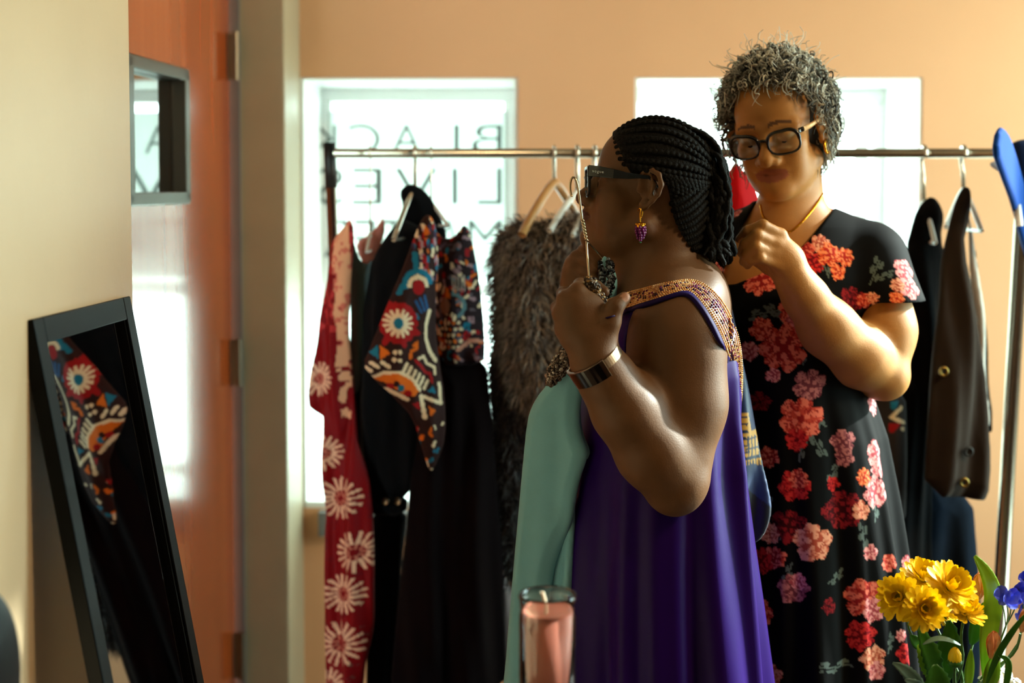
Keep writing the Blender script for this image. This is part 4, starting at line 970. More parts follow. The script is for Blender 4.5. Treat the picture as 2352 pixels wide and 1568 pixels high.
md_ = thing('mint_dress', 'pale mint green dress with beaded neckline held up on the wire hanger', 'dress', at(1250,1568,2.36))
M_mint = cloth('mint_crepe', (122,178,192), .7, var=.05)
garment('dress_front', [(1256,884),(1285,838),(1325,800),(1348,850),(1336,905),(1331,960),(1338,1005),(1353,1034),(1348,1058),(1333,1100),(1323,1150),(1318,1190),(1303,1224),(1286,1260),(1273,1300),(1265,1345),(1261,1400),(1258,1660),(1143,1660),(1158,1500),(1177,1340),(1190,1200),(1202,1060),(1211,965),(1222,930),(1240,902)], 2.36, M_mint, -30, .018, .02, ((.007,62,.2),(.003,125,1.2)), .0028, None, md_, foldtop=.6)
garment('under_layer', [(1316,1130),(1324,1150),(1322,1330),(1322,1660),(1225,1660),(1235,1300),(1275,1180)], 2.375, M_mint, -30, .012, .015, ((.012,95,.2),(.005,170,1.2)), .0028, None, md_, foldtop=.2, x0=1280)
b = MB(); P = [at(u, v, 2.345) for u, v in spline([(1338,880),(1329,930),(1330,975),(1340,1010),(1353,1036),(1346,1052)], 30)]; b.tube(P, .0032, 8); b.build('armhole_binding', M_mint, md_, True)
garment('collar_strap', [(1386,584),(1398,592),(1414,620),(1420,650),(1416,690),(1396,700),(1380,680),(1392,650),(1390,620),(1380,600)], 2.40, M_mint, 20, .010, .012, ((.0,1,0),), .0025, None, md_)
garment('collar_lining', [(1345,642),(1360,640),(1385,680),(1388,700),(1376,702),(1352,668)], 2.235, cloth('pale_lining', (206,200,160)), 0, .006, .008, ((.0,1,0),), .0025, None, md_)
bd = MB(); r = random.Random(17)
def beadfield(poly, Y, n, cols, rr=(.0014,.0026), el=1.6, bulge=.006):
    P_ = np.array(poly, float); lo, hi = P_.min(0), P_.max(0); k = 0; tries = 0
    while k < n and tries < n*40:
        tries += 1; x, y = r.uniform(lo[0], hi[0]), r.uniform(lo[1], hi[1]); sd = poly_sd(np.array([x]), np.array([y]), P_)[0]
        if sd > 0: continue
        k += 1; c = at(x, y, Y-bulge*min(1, -sd/12)); bd.col = lin(r.choice(cols)); q = r.uniform(*rr); a = r.uniform(-.5,.5)
        bd.sphere(c, q, 6, 4, (q*el*math.cos(a)+q*.2, q, q*el*abs(math.sin(a))+q), None)
SIL = [(70,58,52),(120,106,96),(168,158,150),(44,36,34),(96,80,68)]; DKB = [(14,16,20),(40,46,54),(110,120,128),(8,8,10)]; BZ = [(90,66,40),(150,110,60),(60,46,36),(180,160,120)]
neck = [(1254,882),(1258,850),(1276,820),(1298,796),(1318,790),(1322,818),(1312,842),(1290,866),(1268,888)]
garment('neckline_yoke', neck, 2.325, cloth('yoke_net', (70,60,54)), -20, .006, .01, ((.0,1,0),), .0025, None, md_)
beadfield(neck, 2.317, 420, SIL)
beadfield([(1342,640),(1352,634),(1366,640),(1380,668),(1392,690),(1384,700),(1372,694),(1356,664),(1344,656)], 2.222, 170, BZ+SIL)
beadfield([(1396,592),(1408,604),(1412,640),(1406,670),(1392,690),(1384,684),(1396,650),(1394,614)], 2.385, 170, DKB)
beadfield([(1376,600),(1384,604),(1390,640),(1384,660),(1376,640)], 2.39, 60, DKB)
o = bd.build('beads', mat('faceted_beads', (255,255,255), .2, metal=.5, col=True), md_, True); o['kind'] = 'stuff'
# ---------------------------------------------------------------- grey haired woman in the floral dress
Y2 = 2.66
def U2(u, v, d=0.0): return at(u, v, Y2+d)
W2p = thing('person', 'person with curly grey hair and black floral dress, looking down', 'person', (U2(1830, 900)[0], Y2, 0))
H2 = HeadFrame(U2(1790, 300, -.02), 28, -14, 7, 1.03)
S = SDF()
S.rc(H2.w(-.03,0,-.05), U2(1822,560,.02), .056, .064, .02)
S.rc(H2.w(.005,0,-.085), U2(1790,500,-.01), .036, .042, .02)
S.ell(U2(1815,640,.0), (.15,.085,.115), None, .05)          # upper chest
S.rc(U2(1830,540,.02), U2(1978,588,.01), .049, .056, .04); S.rc(U2(1820,540,.02), U2(1680,570,.06), .050, .058, .04)
S.ell(U2(1790,790,.0), (.13,.10,.17), None, .05)
S.ell(U2(1830,1100,.03), (.135,.11,.2), None, .05)
for s in (-1, 1):
    hx = U2(1840,1300)[0]+s*.08; S.rc((hx, Y2+.04, .85), (hx, Y2+.04, .48), .085, .06, .03); S.rc((hx, Y2+.04, .48), (hx, Y2+.04, .09), .058, .04, .02); S.rc((hx, Y2+.04, .04), (hx-.03, Y2-.13, .03), .04, .03, .03)
sh2 = U2(2008,602,-.0)
S.rc(sh2, U2(2028,760,-.03), .058, .056, .03); S.rc(U2(2028,760,-.03), U2(2022,850,-.05), .056, .050, .03)
F2 = [U2(2018,850,-.055), U2(1970,815,-.085), U2(1900,752,-.13), U2(1848,680,-.165), U2(1826,645,-.18)]
S.chain(F2, [.050,.056,.050,.037,.0305], .010, .02); S.sph(U2(2040,872,-.05), .030, .03)
# far arm, lowered behind the other woman
S.rc(U2(1665,600,.06), U2(1630,850,.05), .056, .048, .03); S.rc(U2(1630,850,.05), U2(1700,1010,-.05), .046, .034, .02)
# hand, fingers pinching something small
D2 = -.185
S.rc(F2[4], U2(1806,610,D2), .0290, .026, .02)
S.ell(U2(1800,592,D2), (.034,.020,.030), None, .022)
fing = (([(1792,540),(1752,517),(1717,530),(1699,549)], .0100), ([(1783,562),(1740,541),(1712,560),(1702,580)], .0104), ([(1780,586),(1738,567),(1714,584),(1707,601)], .0098), ([(1786,610),(1746,592),(1725,598),(1717,610)], .0088))
for i, (pts, r) in enumerate(fing):
    dd = (-.004,-.012,-.016,-.016)[i]
    P = [U2(a, b, D2+dd+(0,-.018,-.008,.010)[q]) for q, (a, b) in enumerate(pts)]
    S.rc(U2(1812,600,D2), P[0], .018, r*1.15, .014); S.chain(P, [r*1.15, r, r*.9, r*.78], .007, .004)
S.chain([U2(1800,625,D2+.012), U2(1765,612,D2+.03), U2(1728,590,D2+.026), U2(1708,566,D2+.018)], [.017,.0135,.0115,.009], .012, .006)
add_head(S, H2, lip=-.003, jaw=-.004, cheek=-.002, eyes_open=False, ld=.008, lw=.006, chin=.002, lt=.003, nf=.002, nu=-.009)
BODY2 = S
V, Q = S.mesh((U2(1560,600)[0], 2.32, 0), (U2(2140,600)[0], 2.86, 1.74), .003)
SK2 = (176,122,64)
C = paint_skin(V, H2, SK2, (158,94,72), (92,62,42), -.005, (), .008, .006)
M_skin2 = skin_mat('golden_brown_skin', SK2, .5)
body2 = obj('body', meshpy('body', V, Q, True, C), M_skin2, W2p); eyes(H2, body2, -.0075)
# dress
SD = SDF()
lv2 = np.array([(470,1740,1880,.050),(520,1690,1960,.075),(600,1650,2010,.100),(700,1640,2012,.118),(800,1636,2000,.125),(900,1636,2003,.128),(1000,1628,2035,.135),(1150,1616,2062,.145),(1300,1606,2084,.155),(1450,1598,2096,.165),(1620,1590,2104,.175),(2250,1560,2140,.20)])
zl = np.array([U2(1830, v)[2] for v in lv2[:, 0]]); xa = np.array([U2(a, v)[0] for v, a in lv2[:, :2]]); xb = np.array([U2(b_, v)[0] for v, b_ in lv2[:, [0, 2]]])
def dressfn(P):
    z = P[:, 2]; zi = np.clip(z, zl[-1], zl[0]); o_ = slice(None, None, -1)
    a = np.interp(zi, zl[o_], xa[o_]); b_ = np.interp(zi, zl[o_], xb[o_]); hd = np.interp(zi, zl[o_], lv2[o_, 3]); cx = (a+b_)/2; rx = (b_-a)/2
    qx = P[:, 0]-cx; qy = P[:, 1]-(Y2+.015); th = np.arctan2(qy/hd, qx/rx); g = np.clip((1.18-z)/.75, 0, 1)
    rp = g*(.016*np.sin(8*th+1.0+1.5*z)+.010*np.sin(15*th+.4-z)+.004*np.sin(27*th+2))
    k = np.sqrt((qx/(rx+rp))**2+(qy/(hd+rp))**2); d = (k-1)*np.minimum(rx, hd)*.85
    return np.maximum(np.maximum(d, z-zl[0]), zl[-1]-z)
SD.fn(dressfn, (xa.min()-.03, Y2-.26, zl[-1]-.01), (xb.max()+.03, Y2+.28, zl[0]+.02), .03)
SD.ell(U2(1815,640,.0), (.157,.092,.122), None, .03)
SD.ell(U2(1770,790,-.02), (.135,.115,.13), None, .04)
SD.rc(U2(1840,532,.025), U2(1985,588,.01), .055, .063, .04); SD.rc(U2(1815,535,.025), U2(1680,565,.06), .056, .064, .04)
hA, hB = U2(1955,694,-.06), U2(2112,690,-.03)
def sleeve(P, a=U2(2005,600,0), c=U2(2036,710,-.03), zc=U2(2000,690,-.04)[2]):
    ba = c-a; t = np.clip((P-a)@ba/(ba@ba), 0, 1); d = np.linalg.norm(P-a-t[:, None]*ba, axis=1)-(.064+.008*t)
    return np.maximum(d, (zc-P[:, 2])*.9)
SD.fn(sleeve, U2(2008,580)-.12, U2(2040,720)+.12, .03)
vp = np.array([(1738,462),(1760,420),(1930,420),(1938,448),(1905,492),(1855,555),(1800,603),(1740,632),(1690,652),(1655,655),(1668,600),(1700,530)], float)
def vneck(P):
    u, v = to_px(P); return np.maximum(poly_sd(u, v, vp)*Y2/F, P[:, 1]-(Y2+.03))
SD.fn(vneck, U2(1640,660)-np.array([.02,.35,.02]), U2(1960,400)+np.array([.02,.06,.02]), .004, 's')
bk = U2(1828,470,.02)
SD.rc(U2(1828,480,.0), U2(1826,380,.0), .061, .060, .006, 's')
V, Q = SD.mesh((xa.min()-.05, Y2-.26, zl[-1]-.02), (U2(2140,600)[0]+.02, Y2+.28, U2(1800,420)[2]), .0026)
C = np.tile(np.array(lin((8,8,9))), (len(V), 1))
BL = dict(coral=((196,70,54),(232,120,98),(150,34,34)), red=((168,26,32),(206,50,48),(110,14,22)), pink=((214,120,120),(236,160,158),(170,70,80)), mauve=((150,84,88),(190,118,116),(110,50,60)), salmon=((222,132,104),(240,170,140),(180,80,60)), dark=((96,16,24),(140,30,36),(60,10,16)), orange=((226,92,44),(244,140,90),(180,40,30)))
rf = random.Random(8)
def tangent(u, v, Yd=Y2):
    h = SD.march(CAM, ray(u, v), 1.9, 3.2)
    if h is None: return None
    n = SD.grad(h)[0]; t1 = np.cross(n, (0,0,1)); t1 /= np.linalg.norm(t1)+1e-9; t2 = np.cross(t1, n); return h, n, t1, t2
def bloom(u, v, rpx, kind, petals=None):
    T = tangent(u, v)
    if T is None: return
    h, n, t1, t2 = T; Rm = rpx*Y2/F*.90; q = V-h; m = np.argwhere((np.abs(q).max(1) < Rm*1.5)).ravel(); q = q[m]
    x, y, dn = q@t1, q@t2, q@n; ok = np.abs(dn) < .05; m = m[ok]; x = x[ok]; y = y[ok]
    a, b_, c = BL[kind]; d = np.hypot(x, y)/Rm; th = np.arctan2(y, x); ph = rf.uniform(0, 6); np_ = petals or rf.choice([5,6,7])
    edge = .66+.30*np.sqrt(np.abs(np.cos((np_*th+ph)/2)))+.05*np.cos(3*th+ph*2)+.04*np.cos(11*th+ph); e = d < edge
    ring2 = (d < .52*(.85+.22*np.cos((np_-1)*th+ph*1.7))); ring1 = d < .16
    seam = np.abs(np.cos(np_*th/2+ph/2)) < .14
    C[m[e]] = lin(a); C[m[e & ~ring2 & (np.cos(np_*th+ph) > .35)]] = lin(b_); C[m[e & seam & (d > .25)]] = lin(c)
    mo = vnoise(x*330+u, y*330+v, 5); C[m[e & (mo > .66)]] = lin(b_); C[m[e & (mo < .28)]] = lin(c)
    C[m[ring2 & e & (mo > .3)]] = lin(c if rf.random() < .5 else a); C[m[ring2 & e & (d < .40) & (np.cos(4*th+ph) > 0)]] = lin(b_); C[m[ring1]] = lin(c)
def sprig(u, v, ang, L, col=(84,96,92)):
    T = tangent(u, v)
    if T is None: return
    h, n, t1, t2 = T; q = V-h; Lm = L*Y2/F; m = np.argwhere(np.abs(q).max(1) < Lm*1.4).ravel(); q = q[m]; x, y = q@t1, q@t2; a = math.radians(ang)
    if np.sign(t1[0]) < 0: x = -x
    X = x*math.cos(a)+y*math.sin(a); Yv = -x*math.sin(a)+y*math.cos(a); C[m[(np.abs(Yv) < .0016) & (X > 0) & (X < Lm)]] = lin(col)
    for i, t in enumerate((.35,.6,.85,1.0)):
        sgn = 1 if i % 2 else -1; cx, cy = Lm*t, sgn*Lm*.13; C[m[((X-cx)/(Lm*.16))**2+((Yv-cy)/(Lm*.075))**2 < 1]] = lin(col)
for a in ((1905,640,110,50),(1998,655,70,60),(2010,640,20,40),(1790,712,190,60),(1770,715,-20,40),(1800,740,130,50),(1850,800,80,50),(1845,840,100,40),(1850,1020,60,50),(1835,1060,80,50),(1900,980,150,40),(1930,1060,240,50),(1860,990,-60,60),(1790,1240,60,45),(1760,1180,80,40),(1900,1340,20,50),(1985,1270,90,60),(2010,1200,80,60),(1960,1530,170,60),(2040,1500,70,40),(1820,1290,250,50)): sprig(*a)
for a in ((1885,560,28,'salmon'),(1848,572,28,'coral'),(1868,606,30,'red'),(1905,585,34,'orange'),(1940,590,27,'orange'),(1925,625,22,'orange'),(1745,640,46,'coral'),(1668,600,36,'coral'),(1640,620,30,'pink'),(1930,462,24,'dark'),(1945,455,18,'coral'),(1905,480,16,'red'),(1712,470,26,'coral'),(1690,490,20,'pink'),(1822,712,40,'coral'),(1830,740,30,'pink'),(1750,756,32,'coral'),(1800,800,62,'coral'),(1720,806,26,'pink'),(1776,862,20,'pink'),(1860,885,46,'mauve'),(1745,922,30,'dark'),(1840,962,58,'coral'),(1830,1010,30,'red'),(1955,688,36,'dark'),(1985,690,20,'coral'),(2005,684,16,'salmon'),(2078,620,34,'pink'),(2090,660,34,'pink'),(2060,685,20,'orange'),(2062,655,20,'salmon'),(1937,1015,34,'mauve'),(1940,1050,26,'mauve'),(1766,1050,28,'coral'),(1825,1115,42,'red'),(1835,1100,26,'coral'),(2003,930,28,'pink'),(2012,1040,34,'pink'),(2018,1075,26,'pink'),(2010,1130,42,'pink'),(1985,1095,24,'orange'),(1935,1170,52,'dark'),(1978,1172,26,'salmon'),(1812,1208,44,'dark'),(1870,1246,50,'salmon'),(1768,1225,28,'salmon'),(1780,1280,30,'coral'),(1748,1288,34,'red'),(1820,1352,38,'mauve'),(1835,1335,22,'pink'),(1746,1405,36,'coral'),(1905,1392,22,'dark'),(1988,1372,50,'coral'),(2006,1400,34,'pink'),(2042,1292,24,'coral'),(2082,1290,18,'pink'),(1976,1460,40,'red'),(2005,1512,36,'salmon'),(2012,1540,26,'pink'),(1768,1550,34,'salmon'),(2000,1268,22,'pink'),(1912,1110,20,'red'),(2085,1500,30,'red'),(2070,1460,16,'pink')): bloom(*a)
M_flor = mat('black_floral_jersey', (255,255,255), .75, col=True, sheen=.01, spec=.08)
dress2 = obj('dress', meshpy('dress', V, Q, True, C), M_flor, W2p)
# curly hair
Sc = SDF(); Sc.ell(H2.w(-.018,0,.040), (.100,.080,.092), H2.R, .01); Sc.ell(H2.w(-.045,0,-.02), (.06,.070,.07), H2.R, .03)
def facecut(P):
    L_ = H2.loc(P); f, l, u = L_[:, 0], np.abs(L_[:, 1]), L_[:, 2]
    return np.maximum(np.maximum(.004+.0-(f-.005-.35*np.clip(u,0,.1)*0), u-.074-.03*(l < .03)*0), -(f-.012))*-1
Sc.fn(lambda P: np.maximum(.022-(lambda L_: L_[:, 0])(H2.loc(P)), (lambda L_: L_[:, 2]-.092+.9*np.clip(np.abs(L_[:, 1])-.042, 0, 1))(H2.loc(P))), H2.O-.3, H2.O+.3, .004, 's')
V, Q = Sc.mesh(H2.O-.19, H2.O+.19, .004)
M_h2b = mat('dark_grey_hair', (46,44,40), .7, var=.4, scale=50); M_h2 = mat('grey_curls', (255,255,255), .45, col=True, spec=.4)
hair2 = obj('hair', meshpy('hair', V, Q, True), M_h2b, W2p)
r = random.Random(4); cu = MB(); cnt = 0; cH = np.array([-.018,0,.040]); rH = np.array([.098,.078,.090])
GREYS = [(52,52,50),(76,76,72),(104,104,98),(136,136,128),(170,170,160),(208,206,194),(40,40,38)]
while cnt < 2300:
    d = np.array([r.gauss(0,1) for _ in range(3)]); d /= np.linalg.norm(d); p = cH+d*rH
    if p[2] < -.03 and p[0] > -.005: continue
    if p[0] > .024 and p[2] < .090-.9*max(abs(p[1])-.040, 0): continue
    if p[2] < -.05: continue
    if p[0] > -.012 and p[2] < .015: continue
    if p[0] > .012 and p[2] < .035: continue
    cnt += 1; n = d/rH; n /= np.linalg.norm(n); dn = H2.R.T@np.array([0,0,-1.0])
    side = np.array([r.gauss(0,1) for _ in range(3)]); side -= n*(side@n); side /= np.linalg.norm(side)
    Ln = r.uniform(.014,.034); drop = r.uniform(.012,.040)+(.022 if p[2] < .02 else 0); hr = r.uniform(.0045,.009); turns = r.uniform(1.6,3.2); ph = r.uniform(0,6); ax_ = np.cross(n, side); P = []
    for i in range(22):
        t = i/21; c = p+n*Ln*math.sin(t*1.9)+dn*drop*t*t+side*.014*t; P.append(H2.w(*(c+(side*math.cos(ph+turns*6.28*t)+ (ax_*.6+n*.6)*math.sin(ph+turns*6.28*t))*hr*(.5+.5*t))))
    w_ = r.uniform(.0008,.0018); top = max(0, d[2]); cu.col = lin(r.choice(GREYS[:6] if r.random() < .75 else GREYS[3:6])); cu.tube(P, [w_*(1 if i < 17 else (22.3-i)/5.5) for i in range(22)], 4, False)
cu.build('curls', M_h2, hair2, True)
# fine flyaways around the outline
fy = MB()
for k in range(420):
    d = np.array([r.gauss(0,1) for _ in range(3)]); d /= np.linalg.norm(d)
    if d[2] < .1 or d[0] > .75: continue
    p = cH+d*rH*1.12; side = np.array([r.gauss(0,1) for _ in range(3)]); P = [H2.w(*(p+d*.030*t+side*.008*math.sin(3*t+k)*t+np.cross(d, side)*.008*math.cos(4*t)*t)) for t in np.linspace(0, 1.1, 9)]
    fy.col = lin((214,212,200)); fy.tube(P, [.0006]*9, 3, False)
fy.build('flyaways', M_h2, hair2, True)
# glasses
M_fr2 = mat('black_acetate', (10,10,12), .2, coat=.4); M_lens2 = thin_glass('clear_lens', (.95,.97,.98), 1.2)
g2 = thing('eyeglasses', 'black framed glasses with gold temple worn by the grey haired woman', 'glasses', H2.w(.095,0,0))
for s in (-1, 1):
    ring = []
    for a in np.linspace(0, 2*math.pi, 33)[:-1]:
        cx_, sx_ = math.cos(a), math.sin(a); m = (abs(cx_)**2.7+abs(sx_)**2.7)**(-1/2.7); l_ = .0355+.0275*m*cx_; u_ = -.006+.0205*m*sx_+.005*max(cx_,0)*max(sx_,0); ring.append(H2.w(.0975+.10*u_-.22*max(l_-.02,0), s*l_, u_))
    b = MB(); b.tube(ring, [.0022+.0012*(math.sin(a) > .1) for a in np.linspace(0, 2*math.pi, 33)[:-1]], 8, closed=True); b.build('lens_rim', M_fr2, g2, True)
    b = MB(); c = sum(ring)/32; b.add([c]+ring, [(0, 1+i, 1+(i+1) % 32) for i in range(32)]); lo_ = b.build('lens', M_lens2, g2, True); md = lo_.modifiers.new('t', 'SOLIDIFY'); md.thickness = .0016
    b = MB(); b.tube([H2.w(.088,s*.0645,.010), H2.w(.083,s*.0705,.011)], .0045, 8, flat=.6); b.build('endpiece', M_fr2, g2, True)
    b = MB(); b.tube([H2.w(.083,s*.0708,.011), H2.w(.06,s*.0765,.011), H2.w(.03,s*.0795,.012), H2.w(.0,s*.0815,.013), H2.w(-.02,s*.080,.002)], [.0050,.0050,.0042,.0030,.0026], 8, flat=.5); b.build('temple', mat('gold_marbled_temple', (230,176,120), .3, metal=.4, var=.3, scale=120), g2, True)
b = MB(); b.tube([H2.w(.0975,.009,.001), H2.w(.101,0,.003), H2.w(.0975,-.009,.001)], .0026, 8); b.build('bridge', M_fr2, g2, True)
# hoop earring and necklace
c = H2.w(-.002,.080,-.040); ho = thing('hoop_earring', 'small gold hoop earring below the grey curls', 'earring', c-np.array([0,0,.013]))
b = MB(); b.tube([c+H2.R[:, 0]*.013*math.cos(a)+H2.R[:, 2]*.013*math.sin(a) for a in np.linspace(0, 2*math.pi, 25)[:-1]], .0024, 8, closed=True); b.build('hoop', M_gold, ho, True)
nk = thing('gold_necklace', 'flat gold chain necklace on the open neckline of floral dress', 'necklace', U2(1800,600,-.08))
P = []
for u, v in spline([(1896,428),(1888,448),(1866,482),(1838,514),(1812,536),(1786,545),(1764,530),(1752,500),(1746,470)], 60):
    h = BODY2.march(CAM, ray(u, v), 1.9, 3.2)
    P.append(h if h is not None and h[1] > Y2-.105 else None)
ii = [i for i, p in enumerate(P) if p is not None]; P = np.stack([np.interp(np.arange(len(P)), ii, [P[i][c] for i in ii]) for c in range(3)], 1); P[:, 1] -= .002
for _ in range(3): P[1:-1] = (P[:-2]+2*P[1:-1]+P[2:])/4
b = MB(); b.tube(P, [.0024*(1+.15*math.sin(i*2.2)) for i in range(len(P))], 8, flat=.6); b.build('chain', M_gold, nk, True)
# navy stole with gold embroidery between the two women
def print_stole(u, v):
    p = Paint(u, v, (20,44,92)); g = (206,158,62)
    p.poly([(1690,945),(1712,945),(1722,988),(1742,988),(1756,1066),(1690,1066)], g); n = (22,40,70)
    for k in range(6): p.line([(1694,955+k*16),(1706+k*2,955+k*16)], 5, n)
    for k in range(4): p.line([(1712+k*11,1000),(1714+k*11,1044)], 4, n)
    p.line([(1708,1006),(1738,1004)], 4, n); p.line([(1706,1030),(1746,1028)], 4, n); p.line([(1690,1050),(1756,1048)], 6, n)
    for k in range(8): p.line([(1696+k*8,1056),(1697+k*8,1070)], 4, n)
    p.poly([(1702,1110),(1775,1170),(1780,1300),(1690,1300)], (10,20,40)); return p.c
o = garment('navy_stole', [(1640,640),(1668,652),(1690,740),(1705,830),(1722,900),(1742,985),(1756,1066),(1768,1130),(1773,1170),(1762,1215),(1742,1250),(1700,1270),(1650,1260),(1640,900)], 2.475, mat('navy_satin', (255,255,255), .45, col=True, sheen=.3), 10, .012, .02, ((.008,50,.3),(.003,130,1)), .003, print_stole)
tag(o, 'navy blue stole with gold embroidered motif between the two women', 'stole')
# ================================================================ MIRROR, CHAIR, CANDLE, FLOWERS
# leaning mirror on the left wall
mr = thing('leaning_mirror', 'tall black framed mirror leaning against the left wall', 'mirror', (-.50, 2.1, 0))
wa = math.atan(WA); fw_ = np.array([math.sin(wa), math.cos(wa), 0]); on = np.array([math.cos(wa), -math.sin(wa), 0]); la = math.radians(10.2)
TL = at(76, 733, 1.92); wid = .415
upv = np.array([0,0,1])*math.cos(la)-on*math.sin(la); nv = on*math.cos(la)+np.array([0,0,1])*math.sin(la)
hgt = TL[2]/math.cos(la)-.004
def mq(s, t, d=0): return TL+fw_*s-upv*t+nv*d     # s along wall, t down from the top, d out
def mbar(name, s0, s1, t0, t1, d0, d1, m, parent, bevel=.002):
    b = MB(); V_ = [mq(s, t, d) for d in (d0, d1) for t in (t1, t0) for s in (s0, s1)]
    b.add(V_, [(0,2,3,1),(4,5,7,6),(0,1,5,4),(2,6,7,3),(0,4,6,2),(1,3,7,5)]); return b.build(name, m, parent, False, bevel)
fwid = .036
mbar('frame_bar', 0, fwid, 0, hgt, -.022, 0, M_black, mr); mbar('frame_bar', wid-fwid, wid, 0, hgt, -.022, 0, M_black, mr)
mbar('frame_bar', fwid, wid-fwid, 0, fwid, -.022, 0, M_black, mr); mbar('frame_bar', fwid, wid-fwid, hgt-fwid, hgt, -.022, 0, M_black, mr)
mbar('inner_lip', fwid, fwid+.006, fwid, hgt-fwid, -.016, -.004, M_black, mr, 0); mbar('inner_lip', wid-fwid-.006, wid-fwid, fwid, hgt-fwid, -.016, -.004, M_black, mr, 0)
mbar('glass', fwid, wid-fwid, fwid, hgt-fwid, -.016, -.012, mat('mirror_silver', (214,216,218), .02, metal=1), mr, 0)
# black chair back at the lower left edge
ch = thing('chair', 'black curved chair back at the lower left edge', 'chair', (-.58, 1.50, 0))
cb = SDF(); c0 = at(-62, 1560, 1.5)
cb.ell((c0[0], 1.5, c0[2]-.02), (.030,.12,.115), None, .01)
V, Q = cb.mesh((c0[0]-.06,1.28,c0[2]-.23), (c0[0]+.06,1.72,c0[2]+.13), .005); obj('backrest', meshpy('backrest', V, Q, True), M_black, ch)
b = MB(); b.tube([(c0[0], 1.5, .40), (c0[0]-.01, 1.5, c0[2]-.15)], .016, 10); b.build('back_post', M_black, ch, True)
b = MB(); b.sphere((c0[0]-.005, 1.5, .42), 1, 24, 8, (.11,.18,.035)); b.build('seat', M_black, ch, True)
for sx, sy in ((-.09,-.15),(.09,-.15),(-.09,.15),(.09,.15)):
    b = MB(); b.tube([(c0[0]+sx, 1.5+sy, 0), (c0[0]+sx*.8, 1.5+sy*.8, .42)], .012, 8); b.build('leg', M_black, ch, True)
# candle on a small table
YC = 1.75; cc = at(1258, 1362, YC); Rc = .0355; zt_ = float(cc[2]); TBL = zt_-.212
M_tab = mat('dark_table_wood', (70,46,30), .4, var=.2, scale=6, stretch=(1,8,1))
tb = thing('side_table', 'small wooden side table under the glass candle', 'table', (cc[0], YC, 0))
box('table_top', M_tab, cc[0]-.22, cc[0]+.22, YC-.22, YC+.2, TBL-.03, TBL, tb, .004)
for sx in (-1,1):
    for sy in (-1,1): b = MB(); b.box(cc[0]+sx*.19-.018, cc[0]+sx*.19+.018, YC-.01+sy*.18-.018, YC-.01+sy*.18+.018, 0, TBL-.03); b.build('leg', M_tab, tb)
cn = thing('jar_candle', 'pink wax candle in tall clear glass jar in the foreground', 'candle', (cc[0], YC, TBL))
M_glass = mat('clear_glass', (255,255,255), .03, trans=1, ior=1.45, spec=.5)
wz = float(at(1258, 1402, YC)[2])-TBL
b = MB(); h_ = zt_-TBL; b.lathe([(.0,.001),(Rc-.003,.001),(Rc,.004),(Rc,h_-.028),(Rc-.0015,h_-.022),(Rc-.0005,h_-.010),(Rc+.0008,h_-.003),(Rc-.0005,h_),(Rc-.0026,h_-.002),(Rc-.0026,h_-.02),(Rc-.0030,h_-.03),(Rc-.0030,.006),(0,.006)], (cc[0], YC, TBL), 48); b.build('glass_jar', M_glass, cn, True)
b = MB(); ri = Rc-.0034; b.lathe([(0,.007),(ri,.007),(ri,wz),(ri-.003,wz-.0015),(.012,wz-.005),(0,wz-.005)], (cc[0], YC, TBL), 48); b.build('wax', mat('pink_wax', (184,108,86), .45, sss=.3, var=.05), cn, True)
b = MB(); b.tube(spline([(cc[0]-.002, YC, TBL+wz-.005), (cc[0]-.003, YC, TBL+wz+.012), (cc[0]-.007, YC, TBL+wz+.024)], 10), .0022, 8); b.build('wick', mat('cotton_wick', (226,206,176), .8), cn, True)
# flowers
YF_ = 2.20
st_ = thing('plant_stool', 'low round stool carrying the flower vase', 'stool', (at(2200,1568,YF_)[0], YF_, 0)); vx = float(at(2215,1568,YF_)[0])
b = MB(); b.lathe([(0,.47),(.17,.47),(.175,.475),(.175,.495),(.17,.50),(0,.50)], (vx, YF_, 0), 40); b.build('stool_top', M_tab, st_, True)
for k in range(3): a = k*2.1+.4; b = MB(); b.tube([(vx+.15*math.cos(a), YF_+.15*math.sin(a), 0), (vx+.10*math.cos(a), YF_+.10*math.sin(a), .47)], .014, 10); b.build('leg', M_tab, st_, True)
vs = thing('flower_vase', 'clear glass vase holding the mixed bouquet', 'vase', (vx, YF_, .50))
b = MB(); b.lathe([(0,.001),(.045,.001),(.05,.01),(.055,.12),(.06,.20),(.057,.20),(.052,.12),(.047,.014),(0,.012)], (vx, YF_, .50), 40); b.build('vase_wall', M_glass, vs, True)
M_pet = mat('yellow_petal', (252,214,14), .55, var=.10, scale=40); M_eyeg = mat('olive_disc', (150,140,20), .8, bump=.6, bscale=400)
M_stem = mat('green_stem', (70,104,54), .5, var=.2, scale=40); M_leaf = mat('green_leaf', (52,112,30), .45, var=.25, scale=25); M_leafl = mat('bright_leaf', (128,176,36), .4, var=.2, scale=20); M_leafd = mat('silver_leaf', (96,124,112), .5, var=.2)
def petal_mesh(name, L, W, cup, tipr=.8, m=None, curl=0.0):
    V_ = []; Fc = []; n = 7; k = 5
    for i in range(n):
        t = i/(n-1); w_ = W*(math.sin(min(1, t/.75)*math.pi/2)**.8)*(1 if t < .75 else math.sqrt(max(0, 1-((t-.75)/.27)**2)))*.5+.0003
        for j in range(k):
            s = (j/(k-1)-.5)*2; V_.append((L*t, s*w_, cup*L*t*t+curl*L*t**3+.10*w_*abs(s)*2))
    for i in range(n-1):
        for j in range(k-1): Fc.append((i*k+j, (i+1)*k+j, (i+1)*k+j+1, i*k+j+1))
    me = meshpy(name, V_, Fc, True); me.materials.append(m); return me
PM = [petal_mesh('petal', .033, .0105, .12, m=M_pet), petal_mesh('petal', .028, .010, .35, m=M_pet), petal_mesh('petal', .019, .008, .55, m=M_pet)]
